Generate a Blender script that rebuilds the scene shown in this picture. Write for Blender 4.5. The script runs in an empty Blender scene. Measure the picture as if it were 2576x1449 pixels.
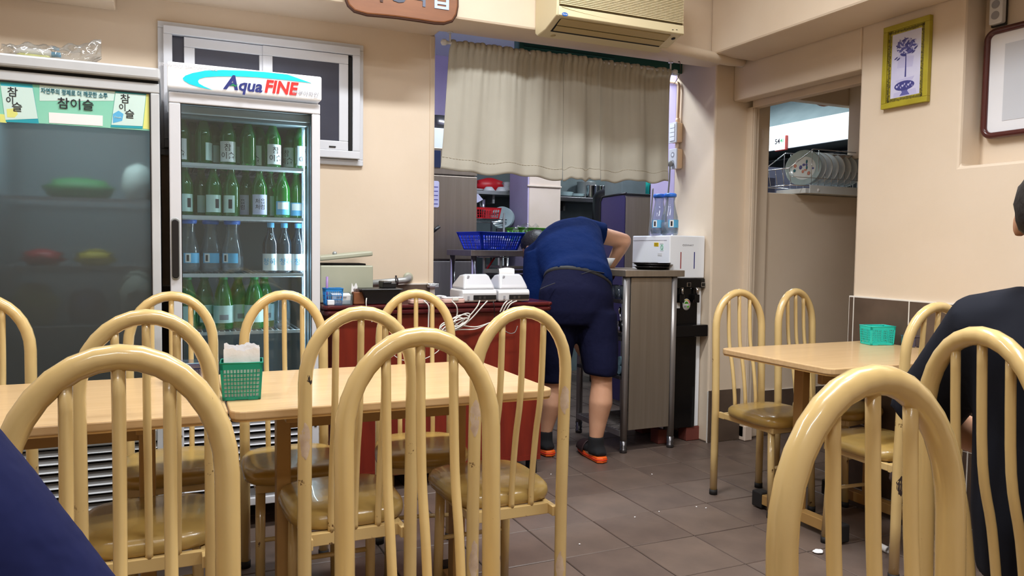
import bpy, math, random
from mathutils import Vector, Matrix
from math import sin, cos, pi, radians as R
random.seed(7)
S = bpy.context.scene
COL = S.collection

# ---------------------------------------------------------------- camera, world, lights, exposure
EYE = Vector((0, 0, 1.13)); FPX = 1921.0
def cam_basis(yaw, pit, rol):
    f = Vector((sin(yaw)*cos(pit), cos(yaw)*cos(pit), -sin(pit)))
    r0 = Vector((cos(yaw), -sin(yaw), 0)); u0 = r0.cross(f)
    return cos(rol)*r0 + sin(rol)*u0, -sin(rol)*r0 + cos(rol)*u0, f
CR, CU, CF = cam_basis(R(24.29), R(2.986), R(.761))
def at(px, py, X=None, Y=None, Z=None):
    """the point of the room that a picture point shows, on a plane whose position is known"""
    d = CF + CR*((px-1288)/FPX) - CU*((py-724.5)/FPX)
    t = (X-EYE.x)/d.x if X is not None else (Y-EYE.y)/d.y if Y is not None else (Z-EYE.z)/d.z
    return EYE + d*t
cd = bpy.data.cameras.new('camera'); cam = bpy.data.objects.new('camera', cd); COL.objects.link(cam)
cam.matrix_world = Matrix(((CR.x, CU.x, -CF.x, EYE.x), (CR.y, CU.y, -CF.y, EYE.y), (CR.z, CU.z, -CF.z, EYE.z), (0, 0, 0, 1)))
cd.sensor_width = 36; cd.lens = 36*FPX/2576; cd.clip_start = .05
S.camera = cam
wd = bpy.data.worlds.new('world'); S.world = wd; wd.use_nodes = True
wd.node_tree.nodes['Background'].inputs[0].default_value = (.55, .62, .75, 1)
wd.node_tree.nodes['Background'].inputs[1].default_value = .05
def area(name, loc, sx, sy, w, col=(1, .97, .92), rot=(0, 0, 0)):
    l = bpy.data.lights.new(name, 'AREA'); l.shape = 'RECTANGLE'; l.size = sx; l.size_y = sy; l.energy = w; l.color = col
    o = bpy.data.objects.new(name, l); COL.objects.link(o); o.location = loc; o.rotation_euler = rot
    return o
CEIL = 3.2
LAMPS = [(1.05, 2.35, 0, 58), (.75, .4, 0, 34), (-1.0, 2.2, 0, 24), (1.9, 1.0, 0, 42), (-.6, -.9, 0, 18)]
for i, (x, y, rz, w) in enumerate(LAMPS):
    area('lamp_light', (x, y, CEIL-.088), 1.2, .16, w, (.96, .98, 1), (0, 0, rz)).data.spread = R(152)   # spread narrowed to hold light off the beam face and upper wall
area('kitchen_light', (2.3, 4.35, 2.60), 1.2, .14, 36, (.84, .92, 1))
area('kitchen_light', (4.05, 4.75, 2.60), .14, 1.2, 36, (.84, .95, 1))
area('cooler_light', (.518, 3.20, 1.10), 1.0, .012, 6, (.85, .95, 1), (0, R(90), 0))
area('cooler_light', (-.30, 3.17, 1.612), .44, .014, 2.6, (.8, .95, 1), (R(25), 0, 0))  # unseen fill lamp added behind the banner to brighten the misted contents
S.view_settings.view_transform = 'Standard'; S.view_settings.look = 'None'
S.view_settings.gamma = 1; S.view_settings.use_curve_mapping = False
S.view_settings.exposure = -0.16
S.cycles.use_denoising = True
S.cycles.max_bounces = 10; S.cycles.transparent_max_bounces = 24; S.cycles.sample_clamp_indirect = 4
S.cycles.caustics_reflective = False; S.cycles.caustics_refractive = False

# ---------------------------------------------------------------- materials
def lin(c):
    c = c/255
    return c/12.92 if c <= .04045 else ((c+.055)/1.055)**2.4
def rgb(c): return (lin(c[0]), lin(c[1]), lin(c[2]), 1)
def mat(name, c, rough=.5, metal=0, c2=None, scale=8, stretch=(1, 1, 1), bump=0, bscale=60, bdist=.004, coat=0, spec=.5,
        spots=None, sscale=14, scut=.62, emit=0, noise_rough=0):
    m = bpy.data.materials.new(name); m.use_nodes = True
    nt = m.node_tree; N = nt.nodes; L = nt.links; b = N['Principled BSDF']
    b.inputs['Base Color'].default_value = rgb(c); b.inputs['Roughness'].default_value = rough
    b.inputs['Metallic'].default_value = metal; b.inputs['Coat Weight'].default_value = coat
    b.inputs['Specular IOR Level'].default_value = spec
    m.diffuse_color = rgb(c)
    co = N.new('ShaderNodeTexCoord'); mp = N.new('ShaderNodeMapping'); L.new(co.outputs['Object'], mp.inputs[0])
    mp.inputs['Scale'].default_value = stretch
    col = None
    if c2:
        n = N.new('ShaderNodeTexNoise'); n.inputs['Scale'].default_value = scale; n.inputs['Detail'].default_value = 5
        L.new(mp.outputs[0], n.inputs['Vector'])
        mx = N.new('ShaderNodeMix'); mx.data_type = 'RGBA'
        mr = N.new('ShaderNodeMapRange'); mr.inputs[1].default_value = .33; mr.inputs[2].default_value = .67
        L.new(n.outputs['Fac'], mr.inputs[0]); L.new(mr.outputs[0], mx.inputs[0])
        mx.inputs[6].default_value = rgb(c); mx.inputs[7].default_value = rgb(c2); col = mx.outputs[2]
        if noise_rough:
            r2 = N.new('ShaderNodeMapRange'); r2.inputs[3].default_value = rough; r2.inputs[4].default_value = rough+noise_rough
            L.new(n.outputs['Fac'], r2.inputs[0]); L.new(r2.outputs[0], b.inputs['Roughness'])
    if spots:
        n = N.new('ShaderNodeTexNoise'); n.inputs['Scale'].default_value = sscale; n.inputs['Detail'].default_value = 8
        n.inputs['Roughness'].default_value = .7
        L.new(mp.outputs[0], n.inputs['Vector'])
        mr = N.new('ShaderNodeMapRange'); mr.inputs[1].default_value = scut; mr.inputs[2].default_value = scut+.03
        L.new(n.outputs['Fac'], mr.inputs[0])
        mx = N.new('ShaderNodeMix'); mx.data_type = 'RGBA'; L.new(mr.outputs[0], mx.inputs[0])
        if col: L.new(col, mx.inputs[6])
        else: mx.inputs[6].default_value = rgb(c)
        mx.inputs[7].default_value = rgb(spots); col = mx.outputs[2]
    if col: L.new(col, b.inputs['Base Color'])
    if bump:
        n = N.new('ShaderNodeTexNoise'); n.inputs['Scale'].default_value = bscale; n.inputs['Detail'].default_value = 4
        L.new(mp.outputs[0], n.inputs['Vector'])
        bp = N.new('ShaderNodeBump'); bp.inputs['Strength'].default_value = bump; bp.inputs['Distance'].default_value = bdist
        L.new(n.outputs['Fac'], bp.inputs['Height']); L.new(bp.outputs[0], b.inputs['Normal'])
    if emit:
        b.inputs['Emission Color'].default_value = rgb(c); b.inputs['Emission Strength'].default_value = emit
    return m
def clear(name, tint, gloss=.08, rough=.02, haze=0, hazecol=(200, 205, 210), film=None):
    """thin glass or plastic: see-through tint, a little haze and a mirror sheen"""
    m = bpy.data.materials.new(name); m.use_nodes = True; nt = m.node_tree; N = nt.nodes; L = nt.links
    N.remove(N['Principled BSDF']); out = N['Material Output']
    t = N.new('ShaderNodeBsdfTransparent'); t.inputs[0].default_value = rgb(tint)
    cur = t.outputs[0]
    if haze:
        d = N.new('ShaderNodeBsdfDiffuse'); d.inputs[0].default_value = rgb(hazecol)
        x = N.new('ShaderNodeMixShader'); x.inputs[0].default_value = haze; L.new(cur, x.inputs[1]); L.new(d.outputs[0], x.inputs[2]); cur = x.outputs[0]
    g = N.new('ShaderNodeBsdfGlossy'); g.inputs['Roughness'].default_value = rough; g.inputs[0].default_value = (1, 1, 1, 1)
    lw = N.new('ShaderNodeLayerWeight'); lw.inputs[0].default_value = .25
    ml = N.new('ShaderNodeMath'); ml.operation = 'MULTIPLY_ADD'; ml.inputs[1].default_value = .5; ml.inputs[2].default_value = gloss*.6
    L.new(lw.outputs['Fresnel'], ml.inputs[0]); ml.use_clamp = True
    x = N.new('ShaderNodeMixShader'); L.new(ml.outputs[0], x.inputs[0]); L.new(cur, x.inputs[1]); L.new(g.outputs[0], x.inputs[2])
    L.new(x.outputs[0], out.inputs[0]); m.diffuse_color = rgb(tint)
    return m
M = {}
M['wall'] = mat('wall_paint', (221, 204, 183), .62, c2=(215, 197, 174), scale=2.2, bump=.12, bscale=35, spots=(190, 172, 150), sscale=5, scut=.735)
M['wall2'] = mat('wall_paint_beam', (219, 202, 180), .6, c2=(213, 194, 171), scale=3, bump=.14, bscale=30)
M['ceil'] = mat('ceiling_paint', (226, 214, 196), .8)
M['lilac'] = mat('lilac_paint', (196, 184, 220), .6, c2=(184, 170, 208), scale=3)
M['kcream'] = mat('kitchen_cream_paint', (226, 208, 194), .55, c2=(216, 198, 180), scale=3, spots=(140, 120, 105), sscale=10, scut=.74)
M['ktile'] = mat('kitchen_wall_grey_green', (104, 116, 118), .4, c2=(88, 100, 102), scale=5)
M['kwhite'] = mat('kitchen_white', (222, 230, 232), .45)
M['tile'] = mat('floor_tile_brown', (104, 89, 80), .30, c2=(90, 76, 69), scale=6, bump=.06, bscale=40, noise_rough=.2)
M['tile2'] = mat('floor_tile_brown_worn', (109, 93, 83), .33, c2=(94, 80, 72), scale=5, bump=.06, bscale=40, noise_rough=.2)
M['grout'] = mat('grout_dark', (62, 52, 47), .9)
M['wtile'] = mat('wainscot_tile', (98, 82, 70), .35, c2=(84, 70, 60), scale=7)
M['wgrout'] = mat('grout_white', (224, 220, 212), .8)
M['pvc'] = mat('white_window_frame', (208, 211, 218), .35)
M['wglass'] = mat('dark_window_glass', (70, 72, 84), .18, c2=(62, 64, 76), scale=3)
M['white'] = mat('white_enamel', (210, 212, 218), .32)
M['white2'] = mat('white_enamel_old', (200, 203, 206), .4, c2=(190, 193, 196), scale=5)
M['inner'] = mat('cooler_liner', (128, 144, 152), .5)
M['black'] = mat('black_plastic', (22, 22, 24), .35)
M['rubber'] = mat('black_rubber', (26, 24, 24), .7)
M['dark'] = mat('dark_gap', (14, 14, 15), .8)
M['alu'] = mat('grey_metal_trim', (168, 172, 172), .4, .5)
M['steel'] = mat('brushed_steel', (158, 154, 152), .34, .6, c2=(148, 144, 143), scale=3, stretch=(18, 18, .5))
M['steel2'] = mat('brushed_steel_warm', (150, 138, 124), .36, .55, c2=(140, 128, 114), scale=3, stretch=(18, 18, .5))
M['steeldark'] = mat('dark_steel', (92, 90, 92), .25, .8)
M['chrome'] = mat('chrome', (205, 205, 208), .15, 1)
M['cream'] = mat('chair_cream_paint', (212, 184, 126), .22, c2=(206, 176, 118), scale=5, coat=.6, spots=(92, 62, 34), sscale=16, scut=.66)
M['slat'] = mat('chair_cream_paint_slat', (214, 186, 128), .26, c2=(208, 178, 120), scale=6, coat=.25, spots=(96, 66, 38), sscale=14, scut=.665)
M['vinyl'] = mat('gold_vinyl', (188, 152, 76), .26, c2=(152, 128, 78), scale=5, bump=.15, bscale=45, coat=.25)
M['table'] = mat('table_beech_laminate', (208, 175, 130), .3, c2=(198, 164, 118), scale=4, stretch=(1.2, 14, 14), coat=.15)
M['tedge'] = mat('table_edge_band', (190, 150, 92), .4)
M['tframe'] = mat('table_frame_paint', (176, 138, 82), .4, spots=(70, 48, 30), sscale=12, scut=.68)
M['redwood'] = mat('red_brown_wood', (128, 40, 24), .35, c2=(104, 28, 18), scale=3, stretch=(6, 6, 1), spots=(70, 20, 14), sscale=40, scut=.68)
M['redtop'] = mat('dark_red_gloss', (84, 18, 22), .22, c2=(70, 14, 18), scale=4, coat=.4)
M['curtain'] = mat('beige_curtain', (172, 168, 156), .85, c2=(164, 160, 148), scale=3, bump=.1, bscale=300, spec=.2)
M['curtainhem'] = mat('beige_curtain_hem', (184, 175, 154), .85, spec=.2)
M['acbody'] = mat('aged_ac_cream', (212, 199, 162), .4)
M['acdark'] = mat('ac_inner_tan', (176, 156, 108), .5)
M['wood'] = mat('carved_wood_board', (138, 88, 54), .4, c2=(116, 70, 40), scale=3, stretch=(1, 6, 6), coat=.3)
M['bark'] = mat('dark_wood_edge', (70, 38, 22), .6)
M['ink'] = mat('black_ink', (26, 26, 34), .6)
M['navyink'] = mat('dark_blue_ink', (34, 44, 120), .5)
M['redink'] = mat('red_ink', (222, 40, 36), .5)
M['greyink'] = mat('grey_ink', (150, 150, 156), .6)
M['cyan'] = mat('cyan_print', (0, 206, 222), .5, emit=.12)
M['greenink'] = mat('green_ink', (20, 140, 80), .5)
M['tealink'] = mat('teal_ink', (18, 104, 120), .5)
M['paper'] = mat('white_paper', (240, 240, 240), .7)
M['tissue'] = mat('white_tissue', (246, 246, 248), .8, bump=.3, bscale=60)
M['bgreen'] = mat('banner_mint', (150, 216, 190), .45, c2=(120, 200, 176), scale=2)
M['bpale'] = mat('banner_pale', (206, 232, 226), .45)
M['bteal'] = mat('banner_teal', (40, 160, 176), .45)
M['byellow'] = mat('banner_yellow', (222, 226, 130), .5)
M['bblue'] = mat('label_sky_blue', (92, 178, 224), .5)
M['teal'] = mat('green_basket_plastic', (0, 136, 112), .4)
M['teal2'] = mat('turquoise_basket_plastic', (44, 204, 190), .4)
M['blue'] = mat('blue_basket_plastic', (18, 58, 200), .4)
M['skyblue'] = mat('sky_blue_plastic', (34, 132, 206), .4)
M['red'] = mat('red_plastic', (206, 30, 40), .4)
M['lime'] = mat('green_plastic', (84, 168, 40), .4)
M['boxgrey'] = mat('old_grey_green_enamel', (176, 178, 158), .45, c2=(164, 166, 146), scale=5, spots=(92, 78, 58), sscale=12, scut=.68)
M['printer'] = mat('light_grey_plastic', (214, 214, 216), .4)
M['printer2'] = mat('silver_plastic', (206, 208, 214), .25, .2)
M['cable'] = mat('white_cable', (216, 214, 206), .5)
M['gcable'] = mat('grey_cable', (130, 130, 128), .5)
M['bare'] = mat('worn_bare_metal', (206, 184, 160), .5, c2=(186, 160, 136), scale=40)
M['rust'] = mat('rust', (60, 42, 36), .8, c2=(38, 28, 26), scale=60)
M['skin'] = mat('skin', (206, 158, 128), .5, c2=(196, 146, 116), scale=8)
M['hair'] = mat('black_hair', (26, 22, 22), .5, bump=.6, bscale=90)
M['navyshirt'] = mat('navy_tshirt', (8, 32, 80), .9, c2=(7, 28, 72), scale=4, bump=.9, bscale=7, spec=.1, bdist=.02)
M['navyshorts'] = mat('dark_navy_shorts', (22, 24, 50), .9, c2=(18, 20, 44), scale=3, bump=.8, bscale=6, spec=.1, bdist=.02)
M['blackshirt'] = mat('black_tshirt', (16, 19, 30), .85, bump=.4, bscale=9, spec=.2)
M['navy2'] = mat('navy_cotton', (18, 24, 66), .9, c2=(15, 20, 56), scale=4, bump=.8, bscale=7, bdist=.02, spec=.2)
M['trouser'] = mat('dark_trousers', (30, 32, 40), .85)
M['sock'] = mat('black_sock', (14, 14, 18), .9)
M['orange'] = mat('orange_sole', (240, 100, 30), .5)
M['dispw'] = mat('white_gloss_plastic', (236, 240, 246), .25)
M['dispb'] = mat('black_gloss_plastic', (12, 12, 14), .15)
M['yellow'] = mat('yellow_sticker', (236, 206, 20), .5)
M['frameolive'] = mat('olive_gold_frame', (172, 160, 40), .45, c2=(150, 136, 28), scale=8)
M['framedark'] = mat('dark_pattern', (74, 66, 28), .6)
M['print'] = mat('blue_white_print', (214, 214, 236), .6, c2=(190, 188, 226), scale=5)
M['pblue'] = mat('print_blue', (92, 92, 160), .6)
M['pblue2'] = mat('print_dark_blue', (62, 62, 132), .6)
M['mahog'] = mat('dark_red_wood_frame', (74, 24, 20), .3, coat=.3)
M['board'] = mat('white_board', (232, 234, 240), .4)
M['greenrail'] = mat('dark_green_paint', (34, 84, 72), .4)
M['brick'] = mat('red_brick', (110, 52, 42), .8)
M['plate'] = mat('porcelain', (216, 222, 224), .2, coat=.3)
M['plate2'] = mat('porcelain_blue_grey', (158, 178, 182), .2, coat=.3)
M['coral'] = mat('coral_print', (206, 130, 110), .4)
M['lidblue'] = mat('blue_lid', (52, 122, 226), .35)
M['melamine'] = mat('melamine_white', (226, 228, 230), .35)
M['towel'] = mat('pale_blue_towel', (150, 190, 206), .9)
M['woodcup'] = mat('brown_wood_cup', (130, 78, 46), .5)
M['dispscreen'] = mat('display_dark_blue', (40, 50, 78), .2)
M['tube'] = mat('lamp_tube', (250, 252, 255), .4, emit=9)
M['timer'] = mat('timer_red_case', (150, 52, 44), .4)
M['fglass'] = clear('door_glass', (226, 236, 238), .06, .04, .02, (150, 165, 170))
M['gglass'] = clear('green_bottle_glass', (70, 200, 90), .10, .05, .38, (8, 140, 40))
M['gpet'] = clear('green_plastic_bottle', (80, 210, 100), .1, .08, .45, (14, 150, 60))
M['cglass'] = clear('clear_plastic', (224, 232, 238), .1, .05, .10, (190, 205, 216))
M['bag'] = clear('clear_bag', (236, 236, 234), .16, .12, .10, (214, 214, 210))
M['smoke'] = clear('smoky_plastic_box', (150, 150, 186), .12, .08, .22, (120, 120, 160))
M['water'] = clear('milky_water', (214, 224, 234), .05, .1, .35, (206, 216, 226))
def frosted():
    m = bpy.data.materials.new('misted_door_glass'); m.use_nodes = True; nt = m.node_tree; N = nt.nodes; L = nt.links
    b = N['Principled BSDF']; b.inputs['Base Color'].default_value = rgb((186, 198, 200)); b.inputs['Transmission Weight'].default_value = 1
    b.inputs['IOR'].default_value = 1.12; b.inputs['Roughness'].default_value = .36
    d = N.new('ShaderNodeBsdfDiffuse'); d.inputs[0].default_value = rgb((120, 130, 132))
    g = N.new('ShaderNodeBsdfGlossy'); g.inputs[1].default_value = .5
    x = N.new('ShaderNodeMixShader'); x.inputs[0].default_value = .14
    L.new(b.outputs[0], x.inputs[1]); L.new(d.outputs[0], x.inputs[2])
    y = N.new('ShaderNodeMixShader'); y.inputs[0].default_value = .05; L.new(x.outputs[0], y.inputs[1]); L.new(g.outputs[0], y.inputs[2])
    L.new(y.outputs[0], N['Material Output'].inputs[0]); return m
M['mist'] = frosted()

# ---------------------------------------------------------------- mesh helpers
class MB:
    def __init__(s): s.v = []; s.f = []; s.sm = []
    def add(s, vs, fs, smooth=False):
        n = len(s.v); s.v += [tuple(v) for v in vs]; s.f += [tuple(i+n for i in f) for f in fs]; s.sm += [smooth]*len(fs); return s
    def box(s, x0, x1, y0, y1, z0, z1, rot=None, piv=None):
        vs = [Vector((x, y, z)) for z in (z0, z1) for y in (y0, y1) for x in (x0, x1)]
        if rot is not None:
            c = Vector(piv) if piv is not None else Vector(((x0+x1)/2, (y0+y1)/2, (z0+z1)/2))
            vs = [c + rot @ (v-c) for v in vs]
        return s.add(vs, [(0, 2, 3, 1), (4, 5, 7, 6), (0, 1, 5, 4), (2, 6, 7, 3), (0, 4, 6, 2), (1, 3, 7, 5)])
    def tube(s, path, r, n=10, closed=False, caps=True):
        P = [Vector(p) for p in path]; k = len(P); rr = r if isinstance(r, (list, tuple)) else [r]*k
        T = []
        for i in range(k):
            a = P[(i-1) % k] if (closed or i > 0) else P[i]; b = P[(i+1) % k] if (closed or i < k-1) else P[i]
            T.append((b-a).normalized())
        u = T[0].orthogonal().normalized(); vs = []
        for i in range(k):
            u = u - T[i]*u.dot(T[i])
            u = u.normalized() if u.length > 1e-6 else T[i].orthogonal().normalized()
            w = T[i].cross(u)
            vs += [P[i] + (u*cos(2*pi*j/n) + w*sin(2*pi*j/n))*rr[i] for j in range(n)]
        fs = []
        for i in range(k if closed else k-1):
            a = i*n; b = ((i+1) % k)*n
            fs += [(a+j, a+(j+1) % n, b+(j+1) % n, b+j) for j in range(n)]
        s.add(vs, fs, True)
        if caps and not closed:
            m = len(s.v)-len(vs)
            s.f += [tuple(m+j for j in reversed(range(n))), tuple(m+(k-1)*n+j for j in range(n))]; s.sm += [False, False]
        return s
    def lathe(s, prof, n=20, c=(0, 0, 0), sx=1, sy=1, a0=0, a1=2*pi):
        full = abs(a1-a0-2*pi) < 1e-6; c = Vector(c); k = n if full else n+1; vs = []
        for r, z in prof:
            for j in range(k):
                a = a0+(a1-a0)*j/n; vs.append(c+Vector((r*cos(a)*sx, r*sin(a)*sy, z)))
        fs = []
        for i in range(len(prof)-1):
            for j in range(n):
                j2 = (j+1) % k; fs.append((i*k+j, i*k+j2, (i+1)*k+j2, (i+1)*k+j))
        return s.add(vs, fs, True)
    def prism(s, poly, d0, d1, axis='Y'):
        """flat outline extruded; axis Y: outline in XZ, axis Z: in XY, axis X: in YZ"""
        def w(p, d): return (p[0], d, p[1]) if axis == 'Y' else (p[0], p[1], d) if axis == 'Z' else (d, p[0], p[1])
        n = len(poly); vs = [w(p, d0) for p in poly]+[w(p, d1) for p in poly]
        fs = [tuple(range(n)), tuple(reversed(range(n, 2*n)))]+[(i, n+i, n+(i+1) % n, (i+1) % n) for i in range(n)]
        return s.add(vs, fs)
    def grid(s, fn, nu, nv, smooth=True):
        vs = [fn(i/nu, j/nv) for j in range(nv+1) for i in range(nu+1)]
        fs = [(j*(nu+1)+i, j*(nu+1)+i+1, (j+1)*(nu+1)+i+1, (j+1)*(nu+1)+i) for j in range(nv) for i in range(nu)]
        return s.add(vs, fs, smooth)
    def ball(s, c, rx, ry=None, rz=None, n=14, m=9, rot=None):
        ry = ry or rx; rz = rz or rx; c = Vector(c); vs = []
        for i in range(m+1):
            t = pi*i/m
            for j in range(n):
                p = Vector((rx*sin(t)*cos(2*pi*j/n), ry*sin(t)*sin(2*pi*j/n), rz*cos(t)))
                vs.append(c+(rot @ p if rot else p))
        fs = [(i*n+j, (i+1)*n+j, (i+1)*n+(j+1) % n, i*n+(j+1) % n) for i in range(m) for j in range(n)]
        return s.add(vs, fs, True)
def base_of(o):
    b = Vector((0, 0, 0))
    while o: b += o.location; o = o.parent
    return b
def link(name, mb, m, parent=None, bevel=0, seg=2, world=True, loc=None):
    me = bpy.data.meshes.new(name)
    off = base_of(parent) if (parent and world) else Vector((0, 0, 0))
    if loc is not None: off = off+Vector(loc)
    me.from_pydata([tuple(Vector(v)-off) for v in mb.v], [], mb.f)
    me.polygons.foreach_set('use_smooth', mb.sm); me.validate(); me.update()
    o = bpy.data.objects.new(name, me); COL.objects.link(o)
    if m: me.materials.append(M[m] if isinstance(m, str) else m)
    if parent: o.parent = parent
    if loc is not None: o.location = loc
    if bevel:
        b = o.modifiers.new('bevel', 'BEVEL'); b.width = bevel; b.segments = seg; b.limit_method = 'ANGLE'; b.angle_limit = R(40)
    return o
def tag(o, label=None, cat=None, group=None, kind=None):
    if label: o['label'] = label
    if cat: o['category'] = cat
    if group: o['group'] = group
    if kind: o['kind'] = kind
    return o
def thing(name, label, cat, loc=(0, 0, 0), group=None, rz=0):
    o = bpy.data.objects.new(name, None); COL.objects.link(o); o.location = loc; o.rotation_euler = (0, 0, rz); o.empty_display_size = .05
    return tag(o, label, cat, group)
def solo(name, mb, m, label, cat, group=None, bevel=0, kind=None):
    xs = [v[0] for v in mb.v]; ys = [v[1] for v in mb.v]; zs = [v[2] for v in mb.v]
    return tag(link(name, mb, m, loc=((min(xs)+max(xs))/2, (min(ys)+max(ys))/2, min(zs)), bevel=bevel), label, cat, group, kind)
def struct(name, mb, m, parent=None, bevel=0):
    o = link(name, mb, m, parent, bevel=bevel)
    if not parent: o['kind'] = 'structure'
    return o
def kids(o): return [c for c in bpy.data.objects if c.parent == o]
KID = {}
def copy_tree(o, loc=None, rz=None, label=None, group=None, parent=None, sc=None):
    c = o.copy(); COL.objects.link(c)
    if parent: c.parent = parent
    if loc is not None: c.location = loc
    if rz is not None: c.rotation_euler = (0, 0, rz)
    if sc is not None: c.scale = sc
    if label: c['label'] = label
    if group: c['group'] = group
    if o.name not in KID: KID[o.name] = kids(o)
    for ch in KID[o.name]: copy_tree(ch, parent=c)
    return c
RX90 = Matrix.Rotation(R(90), 3, 'X')
def text(name, s, size, m, parent, pos, rot=None, shear=0, bold=0, ex=.0004, sx=1, align='CENTER', curve_r=None, world=True):
    """flat print: lettering as a thin mesh; rot turns the XY lettering plane into place (default: faces -Y)"""
    cu = bpy.data.curves.new(name, 'FONT'); cu.body = s; cu.size = size; cu.align_x = align; cu.align_y = 'CENTER'
    cu.extrude = ex; cu.offset = bold; cu.shear = shear; cu.resolution_u = 2
    t = bpy.data.objects.new(name, cu); COL.objects.link(t)
    dg = bpy.context.evaluated_depsgraph_get()
    me = bpy.data.meshes.new_from_object(t.evaluated_get(dg)); bpy.data.objects.remove(t)
    rot = rot or RX90; pos = Vector(pos) - (base_of(parent) if (parent and world) else Vector((0, 0, 0)))
    for v in me.vertices:
        p = Vector((v.co.x*sx, v.co.y, v.co.z))
        if curve_r: p = Vector(((curve_r+p.z)*sin(p.x/curve_r), p.y, (curve_r+p.z)*cos(p.x/curve_r)-curve_r))
        v.co = rot @ p + pos
    me.materials.clear(); me.materials.append(M[m] if isinstance(m, str) else m)
    o = bpy.data.objects.new(name, me); COL.objects.link(o)
    if parent: o.parent = parent
    return o
def rrect(x0, x1, z0, z1, r, n=5):
    p = []
    for cx, cz, a in ((x1-r, z1-r, 0), (x0+r, z1-r, 90), (x0+r, z0+r, 180), (x1-r, z0+r, 270)):
        p += [(cx+r*cos(R(a+90*i/n)), cz+r*sin(R(a+90*i/n))) for i in range(n+1)]
    return p
def spline(pts, n=8, closed=False):
    P = [Vector(p) for p in pts]; k = len(P); out = []
    for i in range(k if closed else k-1):
        p0 = P[(i-1) % k] if (closed or i) else P[i]; p1 = P[i]; p2 = P[(i+1) % k]; p3 = P[(i+2) % k] if (closed or i+2 < k) else p2
        for j in range(n):
            t = j/n; out.append(.5*((2*p1)+(p2-p0)*t+(2*p0-5*p1+4*p2-p3)*t*t+(3*p1-p0-3*p2+p3)*t**3))
    if not closed: out.append(P[-1])
    return out
# ---------------------------------------------------------------- the room
XR = 3.014; YB = 3.738; ZB = 2.194; YC = 3.58
fl = struct('floor', MB().box(-2.3, 5.3, -1.7, 6.4, -.08, -.005), 'grout')
TS = .2955
def tile_mesh(name, m):
    me = bpy.data.meshes.new(name); b = MB(); h = TS/2-.0025; e = .0025
    b.add([(-h, -h, -.012), (h, -h, -.012), (h, h, -.012), (-h, h, -.012), (-h, -h, -e), (h, -h, -e), (h, h, -e), (-h, h, -e),
           (-h+e, -h+e, 0), (h-e, -h+e, 0), (h-e, h-e, 0), (-h+e, h-e, 0)],
          [(0, 3, 2, 1), (8, 9, 10, 11)]+[(i, (i+1) % 4, 4+(i+1) % 4, 4+i) for i in range(4)]+[(4+i, 4+(i+1) % 4, 8+(i+1) % 4, 8+i) for i in range(4)])
    me.from_pydata(b.v, [], b.f); me.materials.append(M[m]); return me
tm = [tile_mesh('tile', 'tile'), tile_mesh('tile', 'tile2')]
far = MB()
for i in range(-14, 12):
    for j in range(-15, 13):
        x = 1.90+TS*(i+.5); y = 2.71+TS*(j+.5)
        if -10 <= i <= 4 and -7 <= j <= 4:
            o = bpy.data.objects.new('tile', tm[(i*7+j*3) % 2]); COL.objects.link(o); o.parent = fl
            o.location = (x, y, random.uniform(-.0012, 0)); o.rotation_euler = (random.uniform(-.002, .002), random.uniform(-.002, .002), 0)
        else: far.box(x-TS/2+.003, x+TS/2-.003, y-TS/2+.003, y+TS/2-.003, -.012, -.001)
tag(link('tile', far, 'tile', fl), kind='stuff')
struct('ceiling', MB().box(-2.3, 3.4, -1.7, 3.9, CEIL, CEIL+.08), 'ceil')
struct('wall_back', MB().box(-2.2, 1.24, YB, YB+.10, 0, CEIL), 'wall')
struct('wall_left', MB().box(-2.3, -2.2, -1.7, 3.9, 0, CEIL), 'wall')
struct('wall_front', MB().box(-2.2, 3.4, -1.7, -1.6, 0, CEIL), 'wall')
wr = struct('wall_right', MB().prism([(-1.6, 0), (2.68, 0), (2.68, CEIL), (2.16, CEIL), (2.16, 1.496), (-1.6, 1.496)], XR, 3.3, 'X'), 'wall', bevel=.012)
struct('wall_right_niche', MB().box(3.14, 3.29, -1.6, 2.17, 1.48, CEIL), 'wall')
struct('wall_right_header', MB().box(XR, 3.105, 2.68, YC, 2.0, CEIL), 'wall', bevel=.01)
struct('trim_1', MB().prism([(-2.2, 3.415), (2.9, 3.415), (2.9, 3.652), (1.24, 3.652), (1.24, 3.9), (-2.2, 3.9)], ZB, CEIL, 'Z'), 'wall2', bevel=.012)
struct('trim_2', MB().box(2.71, XR, -1.6, 3.415, ZB, CEIL), 'wall2', bevel=.012)
struct('trim_3', MB().box(-2.2, -.192, 3.60, YB, 2.122, ZB), 'wall2', bevel=.006)
struct('trim_4', MB().box(1.215, 1.243, YB-.006, YB+.104, .945, ZB), 'wall2', bevel=.006)
struct('wall_corner_pillar', MB().box(2.887, 3.30, YC, 3.96, 0, CEIL), 'wall', bevel=.01)
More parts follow.
